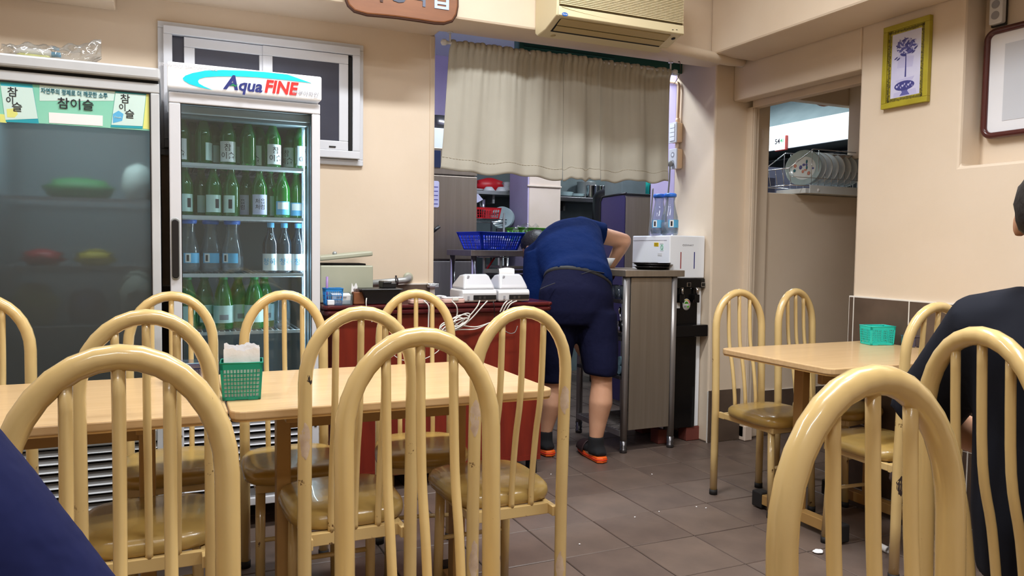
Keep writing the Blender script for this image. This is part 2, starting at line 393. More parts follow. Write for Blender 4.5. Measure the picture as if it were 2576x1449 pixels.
# alcove beyond the right-hand opening, its end wall with the serving hatch
hx0, hx1, hz0, hz1 = 3.245, 4.12, 1.487, 2.06
struct('wall_hatch', MB().box(3.105, hx0, 3.60, 3.66, 0, 2.3).box(hx0, hx1, 3.60, 3.66, 0, hz0).box(hx1, 4.7, 3.60, 3.66, 0, 2.3).box(hx0, hx1, 3.60, 3.66, hz1, 2.3), 'wall', bevel=.005)
struct('wall_alcove_side', MB().box(4.7, 4.8, 2.5, 3.66, 0, 2.4), 'wall')
struct('wall_alcove_front', MB().box(3.3, 4.8, 2.55, 2.68, 0, 2.4), 'wall')
struct('ceiling_alcove', MB().box(3.105, 4.8, 2.6, 3.66, 2.3, 2.4), 'ceil')
struct('trim_5', MB().box(3.12, 3.175, 3.535, 3.597, .02, 1.972).box(3.12, 3.175, 2.70, 3.535, 1.966, 2.03).box(3.128, 3.150, 3.528, 3.535, .02, 1.966), 'wall2', bevel=.004)
struct('trim_6', MB().box(3.955, 4.16, 3.46, 3.598, 1.722, 2.3), 'wall2', bevel=.004)
struct('trim_7', MB().box(3.12, 3.178, 3.52, 3.597, 0, .09), 'kcream', bevel=.006)
# wainscot and skirting, each tile a piece of its own
bt = at(1800, 982, Y=3.57).z
bb = struct('baseboard_pillar', MB().box(2.883, 3.12, 3.572, 3.58, 0, bt-.004).box(3.178, 4.7, 3.592, 3.60, 0, bt-.03), 'wgrout')
for x0, x1 in ((2.886, 2.90), (2.903, 3.118), (3.18, 3.46), (3.464, 3.75), (3.754, 4.04)):
    y = 3.58 if x0 < 3.15 else 3.60
    link('tile', MB().box(x0, x1, y-.014, y-.006, .004, bt-(0 if x0 < 3.15 else .03)), 'wtile', bb, bevel=.0015)
ws = struct('wall_right_wainscot', MB().box(XR-.0145, XR, -1.6, 2.686, 0, .923), 'wgrout')
y = 2.683
while y > -.4:
    y1 = y-(.028 if y > 2.68 else .30)
    for k in range(3): link('tile', MB().box(XR-.016, XR-.006, y1+.006, y, .917-.302*(k+1)+.004 if k < 2 else .004, .917-.302*k), 'wtile', ws, bevel=.0015)
    y = y1
wb = struct('wall_back_wainscot', MB().box(-.9, 1.246, YB-.0165, YB, 0, .946), 'wgrout')
for x in (-.28, .02, .32, .62, .92):
    for k in range(3): link('tile', MB().box(x+.003, min(x+.30, 1.245), YB-.018, YB-.008, .94-.302*(k+1)+.004 if k < 2 else .004, .94-.302*k), 'wtile', wb, bevel=.0015)
solo('latch', MB().box(1.20, 1.262, YB-.034, YB-.018, .925, .945).box(1.206, 1.240, YB-.046, YB-.034, .930, .940), 'chrome', 'small bright metal latch plate on the tile ledge at the wall end', 'latch', bevel=.002)
# sliding window in the back wall
x0, x1, z0, z1 = -.031, .874, 1.520, 2.100
def ring(b, x0, x1, z0, z1, w, y0, y1):
    return b.box(x0, x1, y0, y1, z1-w, z1).box(x0, x1, y0, y1, z0, z0+w).box(x0, x0+w, y0, y1, z0+w, z1-w).box(x1-w, x1, y0, y1, z0+w, z1-w)
wn = struct('window_1', ring(MB(), x0, x1, z0, z1, .028, YB-.018, YB), 'pvc', bevel=.003)
ring(b := MB(), x0+.022, x1-.022, z0+.03, z1-.022, .036, YB-.046, YB-.016); link('window_frame', b, 'pvc', wn, bevel=.003)
link('window_back_panel', MB().box(x0+.05, x1-.05, YB-.012, YB-.002, z0+.05, z1-.05), 'wglass', wn)
sm = x0+.435
for xa, xb, yy in ((x0+.105, sm+.03, YB-.034), (sm, x1-.078, YB-.042)):
    sa = link('window_sash', ring(MB(), xa, xb, z0+.066, z1-.060, .044, yy, yy+.018), 'pvc', wn, bevel=.003)
    link('window_pane', MB().box(xa+.042, xb-.042, yy+.008, yy+.011, z0+.108, z1-.102), 'wglass', sa)
link('window_handle', MB().box(sm+.30, sm+.332, YB-.047, YB-.041, z0+.078, z0+.085), 'black', wn, bevel=.002)
link('sash_gap', MB().box(x1-.074, x1-.060, YB-.040, YB-.030, z0+.07, z1-.07), 'dark', wn)
# ceiling lamps that light the room
for i, (x, y, rz, w) in enumerate(LAMPS):
    t = thing('ceiling_lamp', ['fluorescent ceiling fitting above the far tables before the long beam', 'fluorescent ceiling fitting above the near row of chairs',
        'fluorescent ceiling fitting at the left side of the room', 'fluorescent ceiling fitting by the right wall niche', 'fluorescent ceiling fitting at the front of the room'][i], 'ceiling lamp', (x, y, CEIL-.06), 'fluorescent ceiling fittings')
    link('housing', MB().box(-.63, .63, -.10, .10, .012, .06), 'white', t, bevel=.008, world=False)
    for s in (-.045, .045): link('fluorescent_tube', MB().tube([(-.59, s, -.006), (.59, s, -.006)], .013, 8), 'tube', t, world=False)

# ---------------------------------------------------------------- kitchen shell
struct('wall_kitchen_left', MB().box(.95, 1.05, YB+.10, 6.3, 0, 2.8), 'lilac')
struct('wall_kitchen_front', MB().box(.95, 1.24, YB+.10, YB+.14, 0, 2.8).box(1.24, 2.9, 3.92, 3.95, 2.30, 3.2), 'lilac')
wk = struct('wall_kitchen_back', MB().box(1.0, 5.2, 6.2, 6.3, 0, 2.15), 'ktile')
struct('wall_kitchen_back_upper', MB().box(1.0, 5.2, 6.12, 6.3, 2.15, 2.8), 'lilac')
struct('wall_kitchen_right', MB().box(5.1, 5.2, 3.6, 6.3, 0, 2.8), 'kwhite')
struct('ceiling_kitchen', MB().box(.95, 5.2, 3.93, 6.3, 2.72, 2.8), 'kwhite')
struct('wall_kitchen_jamb', MB().box(2.890, 3.245, 3.96, 4.22, 0, 2.72), 'lilac', bevel=.006)
pl = at(1281, 550, X=2.608).y
struct('pillar_kitchen', MB().box(2.62, 2.905, 5.5, pl, 0, 2.72), 'kcream', bevel=.008)
struct('pillar_kitchen_side', MB().box(2.608, 2.62, 5.5, pl, 0, 2.72), 'lilac', bevel=.003)
struct('trim_8', MB().box(2.600, 2.906, 5.486, 5.50, 1.62, 1.634), 'kcream', bevel=.004)
struct('trim_9', MB().box(1.78, 2.885, 3.90, 3.96, 2.21, 2.31).box(1.78, 2.40, 3.894, 3.90, 2.243, 2.250).box(1.78, 1.81, 3.89, 3.90, 2.21, 2.31), 'greenrail', bevel=.004)
for x, y, lab, rz in ((2.3, 4.35, 'kitchen ceiling light behind the curtained opening', 0), (4.05, 4.75, 'kitchen ceiling light seen through the serving hatch', R(90))):
    t = thing('kitchen_lamp', lab, 'ceiling lamp', (x, y, 2.63), 'kitchen ceiling lights', rz)
    link('housing', MB().box(-.63, .63, -.09, .09, .03, .09), 'white', t, bevel=.008, world=False)
    for s in (-.04, .04): link('fluorescent_tube', MB().tube([(-.59, s, .012), (.59, s, .012)], .013, 8), 'tube', t, world=False)
# ---------------------------------------------------------------- drinks coolers
YF = 3.12
def cooler_body(t, x0, x1, z1, zfloor):
    b = MB().box(x0, x0+.03, YF+.045, 3.715, .09, z1).box(x1-.03, x1, YF+.045, 3.715, .09, z1)
    b.box(x0+.03, x1-.03, 3.68, 3.715, .09, z1).box(x0+.03, x1-.03, YF+.045, 3.68, z1-.10, z1).box(x0+.03, x1-.03, YF+.045, 3.68, .09, zfloor)
    link('body', b, 'white2', t, bevel=.004)
    b = MB().box(x0+.031, x1-.031, 3.66, 3.679, zfloor+.001, z1-.101).box(x0+.031, x0+.036, YF+.06, 3.66, zfloor+.001, z1-.101)
    b.box(x1-.036, x1-.031, YF+.06, 3.66, zfloor+.001, z1-.101).box(x0+.036, x1-.036, YF+.06, 3.66, z1-.112, z1-.101)
    link('liner', b, 'inner', t)
    for x in (x0+.06, x1-.06):
        for y in (YF+.10, 3.64): link('foot', MB().tube([(x, y, 0), (x, y, .092)], .022, 10), 'black', t)
def shelf(t, x0, x1, z):
    b = MB().box(x0, x1, YF+.075, YF+.083, z-.012, z)
    for i in range(22): b.box(x0+.01+(x1-x0-.024)*i/21, x0+.014+(x1-x0-.024)*i/21, YF+.083, 3.64, z-.006, z-.001)
    b.box(x0, x1, 3.636, 3.646, z-.010, z-.001).box(x0, x1, YF+.11, YF+.116, z-.016, z-.006)
    return link('shelf', b, 'white', t)
def grille(t, x0, x1, zs, m, h):
    link('grille_recess', MB().box(x0, x1, YF+.038, YF+.046, zs[-1]-.02, zs[0]+.03), 'dark', t)
    for z in zs:
        link('louvre', MB().add([(x0, YF+.004, z), (x1, YF+.004, z), (x1, YF+.034, z+h), (x0, YF+.034, z+h), (x0, YF+.010, z-.003), (x1, YF+.010, z-.003), (x1, YF+.037, z+h-.003), (x0, YF+.037, z+h-.003)],
             [(0, 1, 2, 3), (7, 6, 5, 4), (0, 4, 5, 1), (3, 2, 6, 7), (0, 3, 7, 4), (1, 5, 6, 2)]), m, t)
# right-hand cooler with the lettered header
FX0, FX1 = .009, .560
zt = at(615, 173, Y=YF-.02).z; zsb = at(615, 236, Y=YF-.02).z; zd1 = at(615, 246, Y=YF).z; zd0 = .475
f2 = thing('drinks_cooler', 'tall white drinks cooler with clear glass door and lettered white header', 'drinks cooler', ((FX0+FX1)/2, 3.42, 0))
cooler_body(f2, FX0, FX1, zsb+.02, .50)
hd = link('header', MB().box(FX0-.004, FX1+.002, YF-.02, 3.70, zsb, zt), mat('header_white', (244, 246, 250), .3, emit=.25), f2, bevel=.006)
hw = FX1-FX0; yh = YF-.0215
def hp(u, v): return (FX0+u*hw, zsb+v*(zt-zsb))          # header face, u to the right, v upwards
def zp(px, py):
    """a point of the header face, read from the enlarged picture"""
    p = at(px/2.787, py/2.787, Y=yh); return (p.x, p.z)
pts = [zp(*q) for q in [(2185, 583), (2015, 522), (1860, 505), (1700, 495), (1560, 491), (1440, 495), (1350, 512), (1300, 530), (1281, 548), (1290, 566), (1330, 590), (1400, 612), (1490, 630), (1430, 605), (1395, 585), (1388, 568), (1400, 552), (1440, 541), (1520, 536), (1640, 535), (1800, 542), (2000, 560)]]
link('swoosh', MB().prism(pts, yh-.0006, yh+.001), 'cyan', hd)
p = at(1700/2.787, 598/2.787, Y=yh-.001)
text('lettering', 'qua', .062, 'navyink', hd, at(1752/2.787, 604/2.787, Y=yh-.001), shear=.22, bold=.0018, sx=.98)
text('lettering', 'A', .072, 'navyink', hd, at(1618/2.787, 583/2.787, Y=yh-.001), shear=.25, bold=.0028, sx=.95)
link('lettering', MB().prism([zp(*q) for q in [(1612, 604), (1634, 586), (1650, 600), (1668, 590), (1652, 610), (1634, 600)]], yh-.0022, yh+.001), 'greenink', hd)
text('lettering', 'FINE', .066, 'redink', hd, at(1966/2.787, 618/2.787, Y=yh-.001), shear=.2, bold=.0024, sx=.92)
text('lettering', '아쿠아파인', .022, 'greyink', hd, at(2140/2.787, 661/2.787, Y=yh-.001), shear=.2, bold=.0002)
text('lettering', 'JINWOO SHOWCASE', .018, mat('pale_ink', (206, 208, 214), .6), hd, at(1322/2.787, 468/2.787, Y=yh-.001), sx=1.15)
dr = link('door', (b := MB()).box(FX0, FX1, YF, YF+.042, zd1-.04, zd1).box(FX0, FX1, YF, YF+.042, zd0, zd0+.05).box(FX0, FX0+.040, YF, YF+.042, zd0+.05, zd1-.04).box(FX1-.034, FX1, YF, YF+.042, zd0+.05, zd1-.04), 'white', f2, bevel=.004)
link('door_glass', MB().box(FX0+.038, FX1-.032, YF+.018, YF+.022, zd0+.048, zd1-.038), 'fglass', dr)
link('door_gasket', ring(MB(), FX0+.036, FX1-.030, zd0+.046, zd1-.036, .006, YF+.002, YF+.012), 'black', dr)
hz0_, hz1_ = at(434, 700, Y=YF).z, at(434, 552, Y=YF).z
link('handle', MB().prism(rrect(FX0+.006, FX0+.030, hz0_, hz1_, .011), YF-.012, YF+.002), 'black', dr, bevel=.003)
link('handle_rim', MB().prism(rrect(FX0+.003, FX0+.034, hz0_-.006, hz1_+.006, .014), YF-.004, YF+.001), 'alu', dr, bevel=.002)
shz = [at(611, y, Y=YF+.08).z for y in (416, 545, 688, 833)]
for z in shz: shelf(f2, FX0+.04, FX1-.055, z)
link('side_light', MB().tube([(FX1-.052, YF+.09, zd0+.10), (FX1-.052, YF+.09, at(770, 322, Y=YF+.09).z)], .007, 8), 'cglass', f2)
b = MB(); fc = at(605, 284, Y=3.45)
for r in (.012, .024, .036, .048, .060): b.tube([(fc.x+r*cos(2*pi*k/24), 3.44+r*.8*sin(2*pi*k/24), zsb+.02-.1135) for k in range(24)], .0018, 4, closed=True)
link('fan_grille', b, 'steeldark', f2)
gz0 = at(625, 1045, Y=YF).z; dz = gz0-at(625, 1062.2, Y=YF).z
link('lower_panel', MB().box(FX0, FX0+.042, YF+.004, YF+.044, .10, zd0-.012).box(FX1-.032, FX1, YF+.004, YF+.044, .10, zd0-.012).box(FX0+.04, FX1-.03, YF+.004, YF+.044, .10, .13), 'white', f2, bevel=.003)
for x in (FX0+.030, FX1-.018): link('bolt', MB().tube([(x, YF+.002, gz0-.062), (x, YF+.006, gz0-.062)], .006, 10), 'black', f2)
grille(f2, FX0+.042, FX1-.032, [gz0-.012-dz*k for k in range(int((gz0-.16)/dz))], 'white', .011)
# left-hand cooler with misted glass
GX0, GX1 = -.585, -.022
f1 = thing('drinks_cooler', 'tall white drinks cooler with misted glass door and mint soju banner', 'drinks cooler', ((GX0+GX1)/2, 3.42, 0))
ztop = at(200, 152, Y=YF-.01).z; zg = at(200, 183, Y=YF-.01).z; zdt = at(200, 193, Y=YF).z
cooler_body(f1, GX0, GX1, zg+.01, .50)
link('top_cap', MB().box(GX0, GX1+.004, YF-.015, 3.715, zg, ztop), 'white2', f1, bevel=.008)
link('cap_gap', MB().box(GX0+.005, GX1-.004, YF+.012, YF+.04, zg-.03, zg+.002), 'dark', f1)
ZD0 = .50
dr1 = link('door', MB().box(GX0, GX1, YF, YF+.042, zdt-.035, zdt).box(GX0, GX1, YF, YF+.042, ZD0, ZD0+.04).box(GX0, GX0+.035, YF, YF+.042, ZD0+.04, zdt-.035).box(GX1-.030, GX1, YF, YF+.042, ZD0+.04, zdt-.035), 'white2', f1, bevel=.004)
bz1 = at(200, 218, Y=YF).z; bz0 = at(200, 316, Y=YF).z; yb = YF+.008
link('door_glass', MB().box(GX0+.034, GX1-.029, YF+.018, YF+.022, ZD0+.038, bz0+.002), 'mist', dr1)
link('door_gasket', ring(MB(), GX0+.033, GX1-.028, ZD0+.036, zdt-.033, .006, YF+.002, YF+.012), 'black', dr1)
bn = link('banner', MB().box(GX0+.038, GX1-.033, yb, yb+.008, bz0, bz1), 'bgreen', dr1)
def bp(px, py, d=.001):
    """a point on the banner, from the 2.414x enlargement"""
    p = at(px/2.4143, 150+py/2.4143, Y=yb-d); return (p.x, p.z)
def flat(pts, m, d, par): return link('printed_shape', MB().prism([bp(*q) for q in pts], yb-d, yb-d+.0005), m, par)
flat([(240, 152), (700, 182), (690, 250), (240, 250)], 'bpale', .0006, bn)
flat([(296, 320), (624, 340), (624, 403), (298, 384)], 'paper', .001, bn)
flat([(0, 330), (36, 334), (40, 384), (0, 381)], 'byellow', .0008, bn)
flat([(890, 205), (914, 206), (914, 424), (868, 419)], 'byellow', .0008, bn)
flat([(2, 138), (196, 150), (236, 388), (36, 378)], 'bteal', .001, bn)
flat([(4, 158), (198, 172), (230, 358), (32, 366)], 'bpale', .0014, bn)
flat([(704, 184), (888, 194), (864, 420), (672, 410)], 'bteal', .001, bn)
flat([(702, 202), (886, 216), (866, 404), (676, 396)], 'bpale', .0014, bn)
flat([(40, 300), (90, 296), (110, 330), (90, 352), (44, 350)], 'byellow', .0017, bn)
flat([(686, 330), (720, 310), (750, 330), (742, 372), (686, 386)], 'bblue', .0017, bn)
def bt_(s, size, m, px, py, **k):
    p = bp(px, py, .0022); return text('lettering', s, size, m, bn, (p[0], yb-.0022, p[1]), **k)
bt_('자연주의 정제로 더 깨끗한 소주', .0215, 'tealink', 454, 207, sx=.735, bold=.0003)
bt_('참이슬', .0415, 'ink', 460, 275, bold=.0003)
for cx, cy, k in ((76, 200, 0), (760, 242, 0)):
    bt_('참', .035, 'ink', cx, cy, bold=.0002); bt_('이', .028, 'ink', cx-16, cy+50, bold=.0002); bt_('슬', .035, 'ink', cx+28, cy+92, bold=.0002)
bt_('Fresh', .010, 'bpale', 716, 350)
for z in (bz0-.25, bz0-.50, bz0-.72): shelf(f1, GX0+.04, GX1-.04, z)
gz = at(250, 1100, Y=YF).z
link('lower_panel', MB().box(GX0, GX0+.02, YF+.004, YF+.044, .10, ZD0-.02).box(GX1-.02, GX1, YF+.004, YF+.044, .10, ZD0-.02).box(GX0, GX1, YF+.004, YF+.044, .10, .125), 'white2', f1, bevel=.003)
link('grey_trim', MB().box(GX0+.02, GX1-.02, YF, YF+.03, gz-.032, gz+.012), 'alu', f1, bevel=.004)
grille(f1, GX0+.02, GX1-.02, [gz-.058-.030*k for k in range(8) if gz-.058-.03*k > .13], 'white2', .014)
# blurred contents of the misted cooler
def lump(cx, cy, cz, rx, ry, rz, seed, n=16, m=9):
    rnd = random.Random(seed); b = MB().ball((0, 0, 0), rx, ry, rz, n, m)
    b.v = [(cx+v[0]*(1+.18*sin(9*v[2]/rz+seed)+rnd.uniform(-.06, .06)), cy+v[1]*(1+rnd.uniform(-.06, .06)), cz+max(-rz*.8, v[2])) for v in b.v]; return b
za, zb2, zc = bz0-.25, bz0-.50, bz0-.72
solo('vegetable_bundle', lump(-.30, 3.30, za+.035, .12, .07, .044, 1), mat('leaf_green', (40, 120, 60), .6), 'blurred dark green bundle on the top shelf behind misted glass', 'food bundle')
solo('food_bag', lump(-.10, 3.32, za+.065, .06, .07, .08, 2), mat('pale_bag', (190, 196, 190), .6), 'blurred pale bag at the right end of the top shelf in the misted cooler', 'bag')
solo('food_bag', lump(-.42, 3.28, zb2+.028, .07, .06, .035, 3), 'red', 'blurred red packet on the middle shelf behind misted glass', 'bag')
solo('food_bag', lump(-.25, 3.30, zb2+.028, .07, .06, .035, 4), 'yellow', 'blurred yellow packet on the middle shelf of the misted cooler', 'bag')
solo('food_bag', lump(-.11, 3.32, zc+.09, .07, .08, .112, 5), mat('white_bag', (214, 220, 206), .6), 'blurred tall white bag on the lowest shelf behind misted glass', 'bag')
solo('food_bag', lump(-.45, 3.30, zc+.07, .08, .08, .088, 6), mat('mustard_bag', (176, 168, 90), .6), 'blurred mustard yellow bag at the left of the lowest misted shelf', 'bag')
solo('food_bag', lump(-.28, 3.34, zc+.06, .07, .07, .075, 8), mat('blue_bag', (70, 90, 130), .6), 'blurred blue bag in the middle of the lowest misted shelf', 'bag')
# bottles in the clear cooler
def bottle(name, prof, glass, cap, label, cat, capprof, lab=None, labm='paper', ang=75):
    t = thing(name, label, cat); link('glass', MB().lathe(prof, 20), glass, t)
    if capprof: link('cap', MB().lathe(capprof, 14), cap, t)
    if lab:
        z0, z1, r = lab; link('label', MB().lathe([(r, z0), (r, z1)], 14, a0=R(-90-ang), a1=R(-90+ang)), labm, t)
    return t
SP = [(.0, .001), (.029, .001), (.0315, .006), (.0315, .112), (.030, .124), (.020, .150), (.0135, .168), (.012, .188), (.0135, .190), (.0135, .193)]
SC = [(.0138, .184), (.0142, .186), (.0142, .202), (.013, .204), (0, .204)]
def lettered(t, rows, size, m, r, z, phi=0):
    for k, s in enumerate(rows):
        q = text('lettering', s, size, m, t, (0, 0, 0), rot=Matrix.Identity(3), curve_r=r, world=False)
        for v in q.data.vertices:
            x, yy, zz = v.co; v.co = (x, -(zz+r), yy+z-k*size*1.05)
        if phi: q.data.transform(Matrix.Rotation(phi, 4, 'Z'))
P1 = bottle('soju_bottle', SP, 'gglass', 'greenink', 'x', 'bottle', SC, (.012, .092, .0319), 'paper', 62)
lettered(P1, ['참', '이슬'], .030, 'ink', .0322, .066)
P2 = bottle('soju_bottle', SP, 'gglass', 'greenink', 'x', 'bottle', SC, (.014, .082, .0319), 'bpale', 58)
link('label_picture', MB().lathe([(.0321, .030), (.0323, .034), (.0323, .062), (.0321, .066)], 6, a0=R(-75), a1=R(-50)), 'ink', P2)
P3 = bottle('soju_bottle', SP, 'gglass', 'greenink', 'x', 'bottle', SC, (.010, .090, .0319), 'print', 62)
lettered(P3, ['처음', '처럼'], .022, 'ink', .0322, .062)
P4 = bottle('rice_wine_bottle', SP, clear('blue_grey_glass', (120, 150, 165), .12, .05, .2, (60, 90, 110)), 'bblue', 'x', 'bottle', SC, (.010, .078, .0319), 'paper', 85)
lettered(P4, ['청하'], .030, 'bblue', .0322, .044)
P5 = bottle('soju_bottle', SP, 'gglass', 'greenink', 'x', 'bottle', SC, (.012, .066, .0319), 'bblue', 55)
link('label_picture', MB().lathe([(.0321, .034), (.0323, .037), (.0323, .058), (.0321, .062)], 8, a0=R(-130), a1=R(-50)), 'paper', P5)
CP = [(0, .002), (.040, .002), (.046, .010), (.0475, .05), (.043, .10), (.030, .15), (.024, .185), (.027, .20), (.031, .212)]
CL = [(.030, .207), (.034, .210), (.035, .222), (.028, .228), (.016, .229), (0, .229)]
P6 = bottle('water_carafe', CP, 'cglass', 'lidblue', 'x', 'bottle', CL, (.042, .084, .0478), 'bblue', 42)
link('water', MB().lathe([(0, .012), (.040, .012), (.0455, .03), (.0455, .07), (0, .07)], 18), 'water', P6)
link('label_picture', MB().lathe([(.0480, .045), (.0482, .048), (.0482, .079), (.0480, .082)], 6, a0=R(-124), a1=R(-98)), 'paper', P6)
link('label_picture', MB().lathe([(.0483, .050), (.0485, .053), (.0485, .072), (.0483, .076)], 4, a0=R(-118), a1=R(-106)), 'ink', P6)
GP = [(0, .002), (.034, .002), (.038, .010), (.038, .085), (.0375, .10), (.030, .145), (.018, .180), (.014, .195), (.014, .205)]
GC = [(.0165, .196), (.0168, .198), (.0168, .216), (.015, .218), (0, .218)]
P7 = bottle('plastic_soda_bottle', GP, 'gpet', 'greenink', 'x', 'bottle', GC, (.028, .096, .0383), 'bpale', 80)
link('label_picture', MB().lathe([(.0385, .040), (.0387, .042), (.0387, .058), (.0385, .060)], 8, a0=R(-115), a1=R(-65)), 'greyink', P7)
used = set()
ORD = 'first second third fourth fifth sixth seventh eighth ninth tenth eleventh twelfth'.split()
def stock(proto, px, z, yy, rz, lab, grp, sc=1):
    loc = (at(px, 600, Y=yy).x, yy, z)
    if proto.name in used: o = copy_tree(proto, loc, rz, lab, grp)
    else:
        o = proto; o.location = loc; o.rotation_euler = (0, 0, rz); o['label'] = lab; o['group'] = grp; used.add(proto.name)
    o.scale = (sc, sc, sc); return o
y1 = YF+.13
row = [(P1, 459, -.5), (P5, 487, 2.4), (P2, 514, 1.2), (P2, 541, .8), (P1, 575, -.1), (P2, 606, .1), (P5, 625, 2.6), (P1, 653, -.9), (P1, 687, .25), (P1, 733, -.8), (P1, 758, .4)]
for k, (p, x, rz) in enumerate(row):
    stock(p, x, shz[0]+.001, y1+(.0 if k % 2 == 0 else .075), rz, 'green soju bottle, %s from the left on the top cooler shelf' % ORD[k], 'soju bottles on the top cooler shelf')
row = [(P2, 466, 0), (P2, 507, .5), (P2, 538, -.1), (P5, 563, 2.8), (P2, 583, -.7), (P3, 619, -.8), (P3, 653, 0), (P3, 679, 1.0), (P5, 710, 0), (P5, 745, 0)]
for k, (p, x, rz) in enumerate(row):
    stock(p, x, shz[1]+.001, y1+(0 if k % 2 == 0 else .07), rz, 'green soju bottle, %s from the left on the second cooler shelf' % ORD[k], 'soju bottles on the second cooler shelf')
for k, (x, dy) in enumerate([(474, 0), (530, .02), (584, 0)]):
    stock(P6, x, shz[2]+.001, y1+.02+dy, .3-.3*k, 'clear plastic water carafe, %s from the left on the third cooler shelf' % ORD[k], 'water carafes on the third cooler shelf', .93)
for k, x in enumerate([681, 715, 750]):
    stock(P4, x, shz[2]+.001, y1, (-.3, .1, .2)[k], 'rice wine bottle with blue cap, %s of three at right of third shelf' % ORD[k], 'rice wine bottles on the third cooler shelf')
for k, (x, rz) in enumerate([(470, -.9), (513, .9), (561, 0), (598, .3), (639, -.4), (664, .2)]):
    stock(P7, x, shz[3]+.001, y1+.03+(.05 if k % 2 else 0), rz, 'green plastic soda bottle, %s from the left on the lowest cooler shelf' % ORD[k], 'green plastic bottles on the lowest cooler shelf', 1.03)
t = thing('glass_jar', 'clear round jar beside the green bottles on the lowest cooler shelf', 'jar', (at(708, 700, Y=3.3).x, 3.3, shz[3]+.001))
link('glass', MB().lathe([(0, 0), (.034, 0), (.036, .01), (.036, .10), (.028, .115), (.028, .125)], 18), 'cglass', t, world=False)
link('lid', MB().lathe([(.030, .122), (.030, .136), (0, .137)], 18), 'alu', t, world=False)
# things lying on the misted cooler
p = at(125, 150, Y=3.34)
bg = thing('plastic_bag', 'crumpled clear plastic bag lying on the misted cooler', 'bag', (p.x, 3.34, ztop+.001))
def bagf(u, v):
    a = 2*pi*u; s = v; x = -.15+.32*s
    h = (.052+.026*sin(3*s+.4)) * (1 if s < .68 else (1-(s-.68)/.32*.55)); w = .05*(1 if s < .75 else 1-.6*(s-.75)/.25)
    j = .006*sin(17*s+5*a)+.005*sin(29*s-3*a)
    lift = .085*max(0, (s-.55)/.45)**1.3
    return (x, (w+j)*cos(a), max(.003, h*(1+sin(a))*.55+lift*(1+.3*sin(a))+j))
link('film', MB().grid(bagf, 26, 30), 'bag', bg, world=False)
for k, (c, m1, m2, dz, dy) in enumerate((('white tube with blue cap inside the clear bag on the cooler', 'paper', 'bblue', .062, .015), ('pale green tube with white cap inside the clear bag on the cooler', 'byellow', 'paper', .034, -.014))):
    t = thing('squeeze_tube', c, 'tube', (p.x-.04, 3.34+dy, ztop+dz))
    link('body', MB().tube([(-.075, 0, -.004), (-.05, 0, 0), (.04, 0, 0), (.045, 0, 0)], [.008, .017, .016, .010], 12), m1, t, world=False)
    link('cap', MB().tube([(.044, 0, 0), (.075, 0, .001)], [.010, .009], 12), m2, t, world=False)
solo('paper_sheet', MB().grid(lambda u, v: (p.x-.2+.30*u, 3.29+.08*v, ztop+.004+.006*sin(7*u+2*v)**2), 10, 4), 'paper', 'white paper sheet under the clear bag on the cooler', 'paper')
# ---------------------------------------------------------------- chairs
CW, CH = .135, .965
ch0 = thing('dining_chair', 'x', 'chair')
def lean(z): return .018*max(0, (z-.45)/.5)
def hoop():
    zs = CH-.0175-.165; pts = [(-CW, 0, 0), (-CW, 0, .2), (-CW, 0, .42), (-CW, lean(.6), .6)]
    for k in range(17):
        a = pi-pi*k/16; z = zs+.165*sin(a); pts.append((CW*cos(a), lean(z), z))
    return pts+[(CW, lean(.6), .6), (CW, 0, .42), (CW, 0, .2), (CW, 0, 0)]
link('back_frame', MB().tube(hoop(), .0172, 14), 'cream', ch0)
for x in (-.062, 0, .062):
    zt_ = CH-.034-.165+.165*math.sqrt(1-(x/CW)**2)+.006
    pts = [(x*.98, -.046, .392), (x*.99, -.042, .47), (x, -.022, .60), (x, lean(.7)-.004, .72), (x, lean(zt_), zt_)]
    link('slat', MB().tube(spline(pts, 4), .0088, 10), 'slat', ch0)
link('rear_rail', MB().box(-.118, .118, -.056, -.038, .362, .394).box(-.128, -.112, -.05, -.008, .364, .392).box(.112, .128, -.05, -.008, .364, .392), 'cream', ch0, bevel=.002)
link('seat_frame', MB().box(-.128, -.110, -.345, -.05, .366, .392).box(.110, .128, -.345, -.05, .366, .392).box(-.128, .128, -.362, -.344, .366, .392), 'cream', ch0, bevel=.003)
def seatf():
    b = MB(); n = 40; rings = [(.93, .392), (.985, .398), (1, .410), (.985, .424), (.93, .433), (.80, .440), (.5, .443), (.2, .444)]
    vs = []
    for s, z in rings:
        for j in range(n):
            a = 2*pi*j/n; e = 2/3.6
            x = math.copysign(abs(cos(a))**e, cos(a)); y = math.copysign(abs(sin(a))**e, sin(a))
            vs.append((.160*s*x*(1+.03*y*-1), -.222+.176*s*y, z))
    fs = [(i*n+j, i*n+(j+1) % n, (i+1)*n+(j+1) % n, (i+1)*n+j) for i in range(len(rings)-1) for j in range(n)]
    fs += [tuple(reversed(range(n))), tuple((len(rings)-1)*n+j for j in range(n))]
    return b.add(vs, fs, True)
link('seat', seatf(), 'vinyl', ch0)
for x in (-.112, .112):
    l = link('leg', MB().tube([(x, -.335, .368), (x*1.03, -.350, .02)], .0150, 12), 'cream', ch0)
    link('foot_cap', MB().tube([(x*1.03, -.350, 0), (x*1.03, -.350, .024)], .0165, 12), 'rubber', l)
link('stretcher', MB().tube([(-.114, -.343, .215), (.114, -.343, .215)], .0075, 8), 'cream', ch0)
for x in (-CW, CW): link('foot_cap', MB().tube([(x, 0, 0), (x, 0, .024)], .0186, 12), 'rubber', ch0)
FAR, NEAR = 0, pi
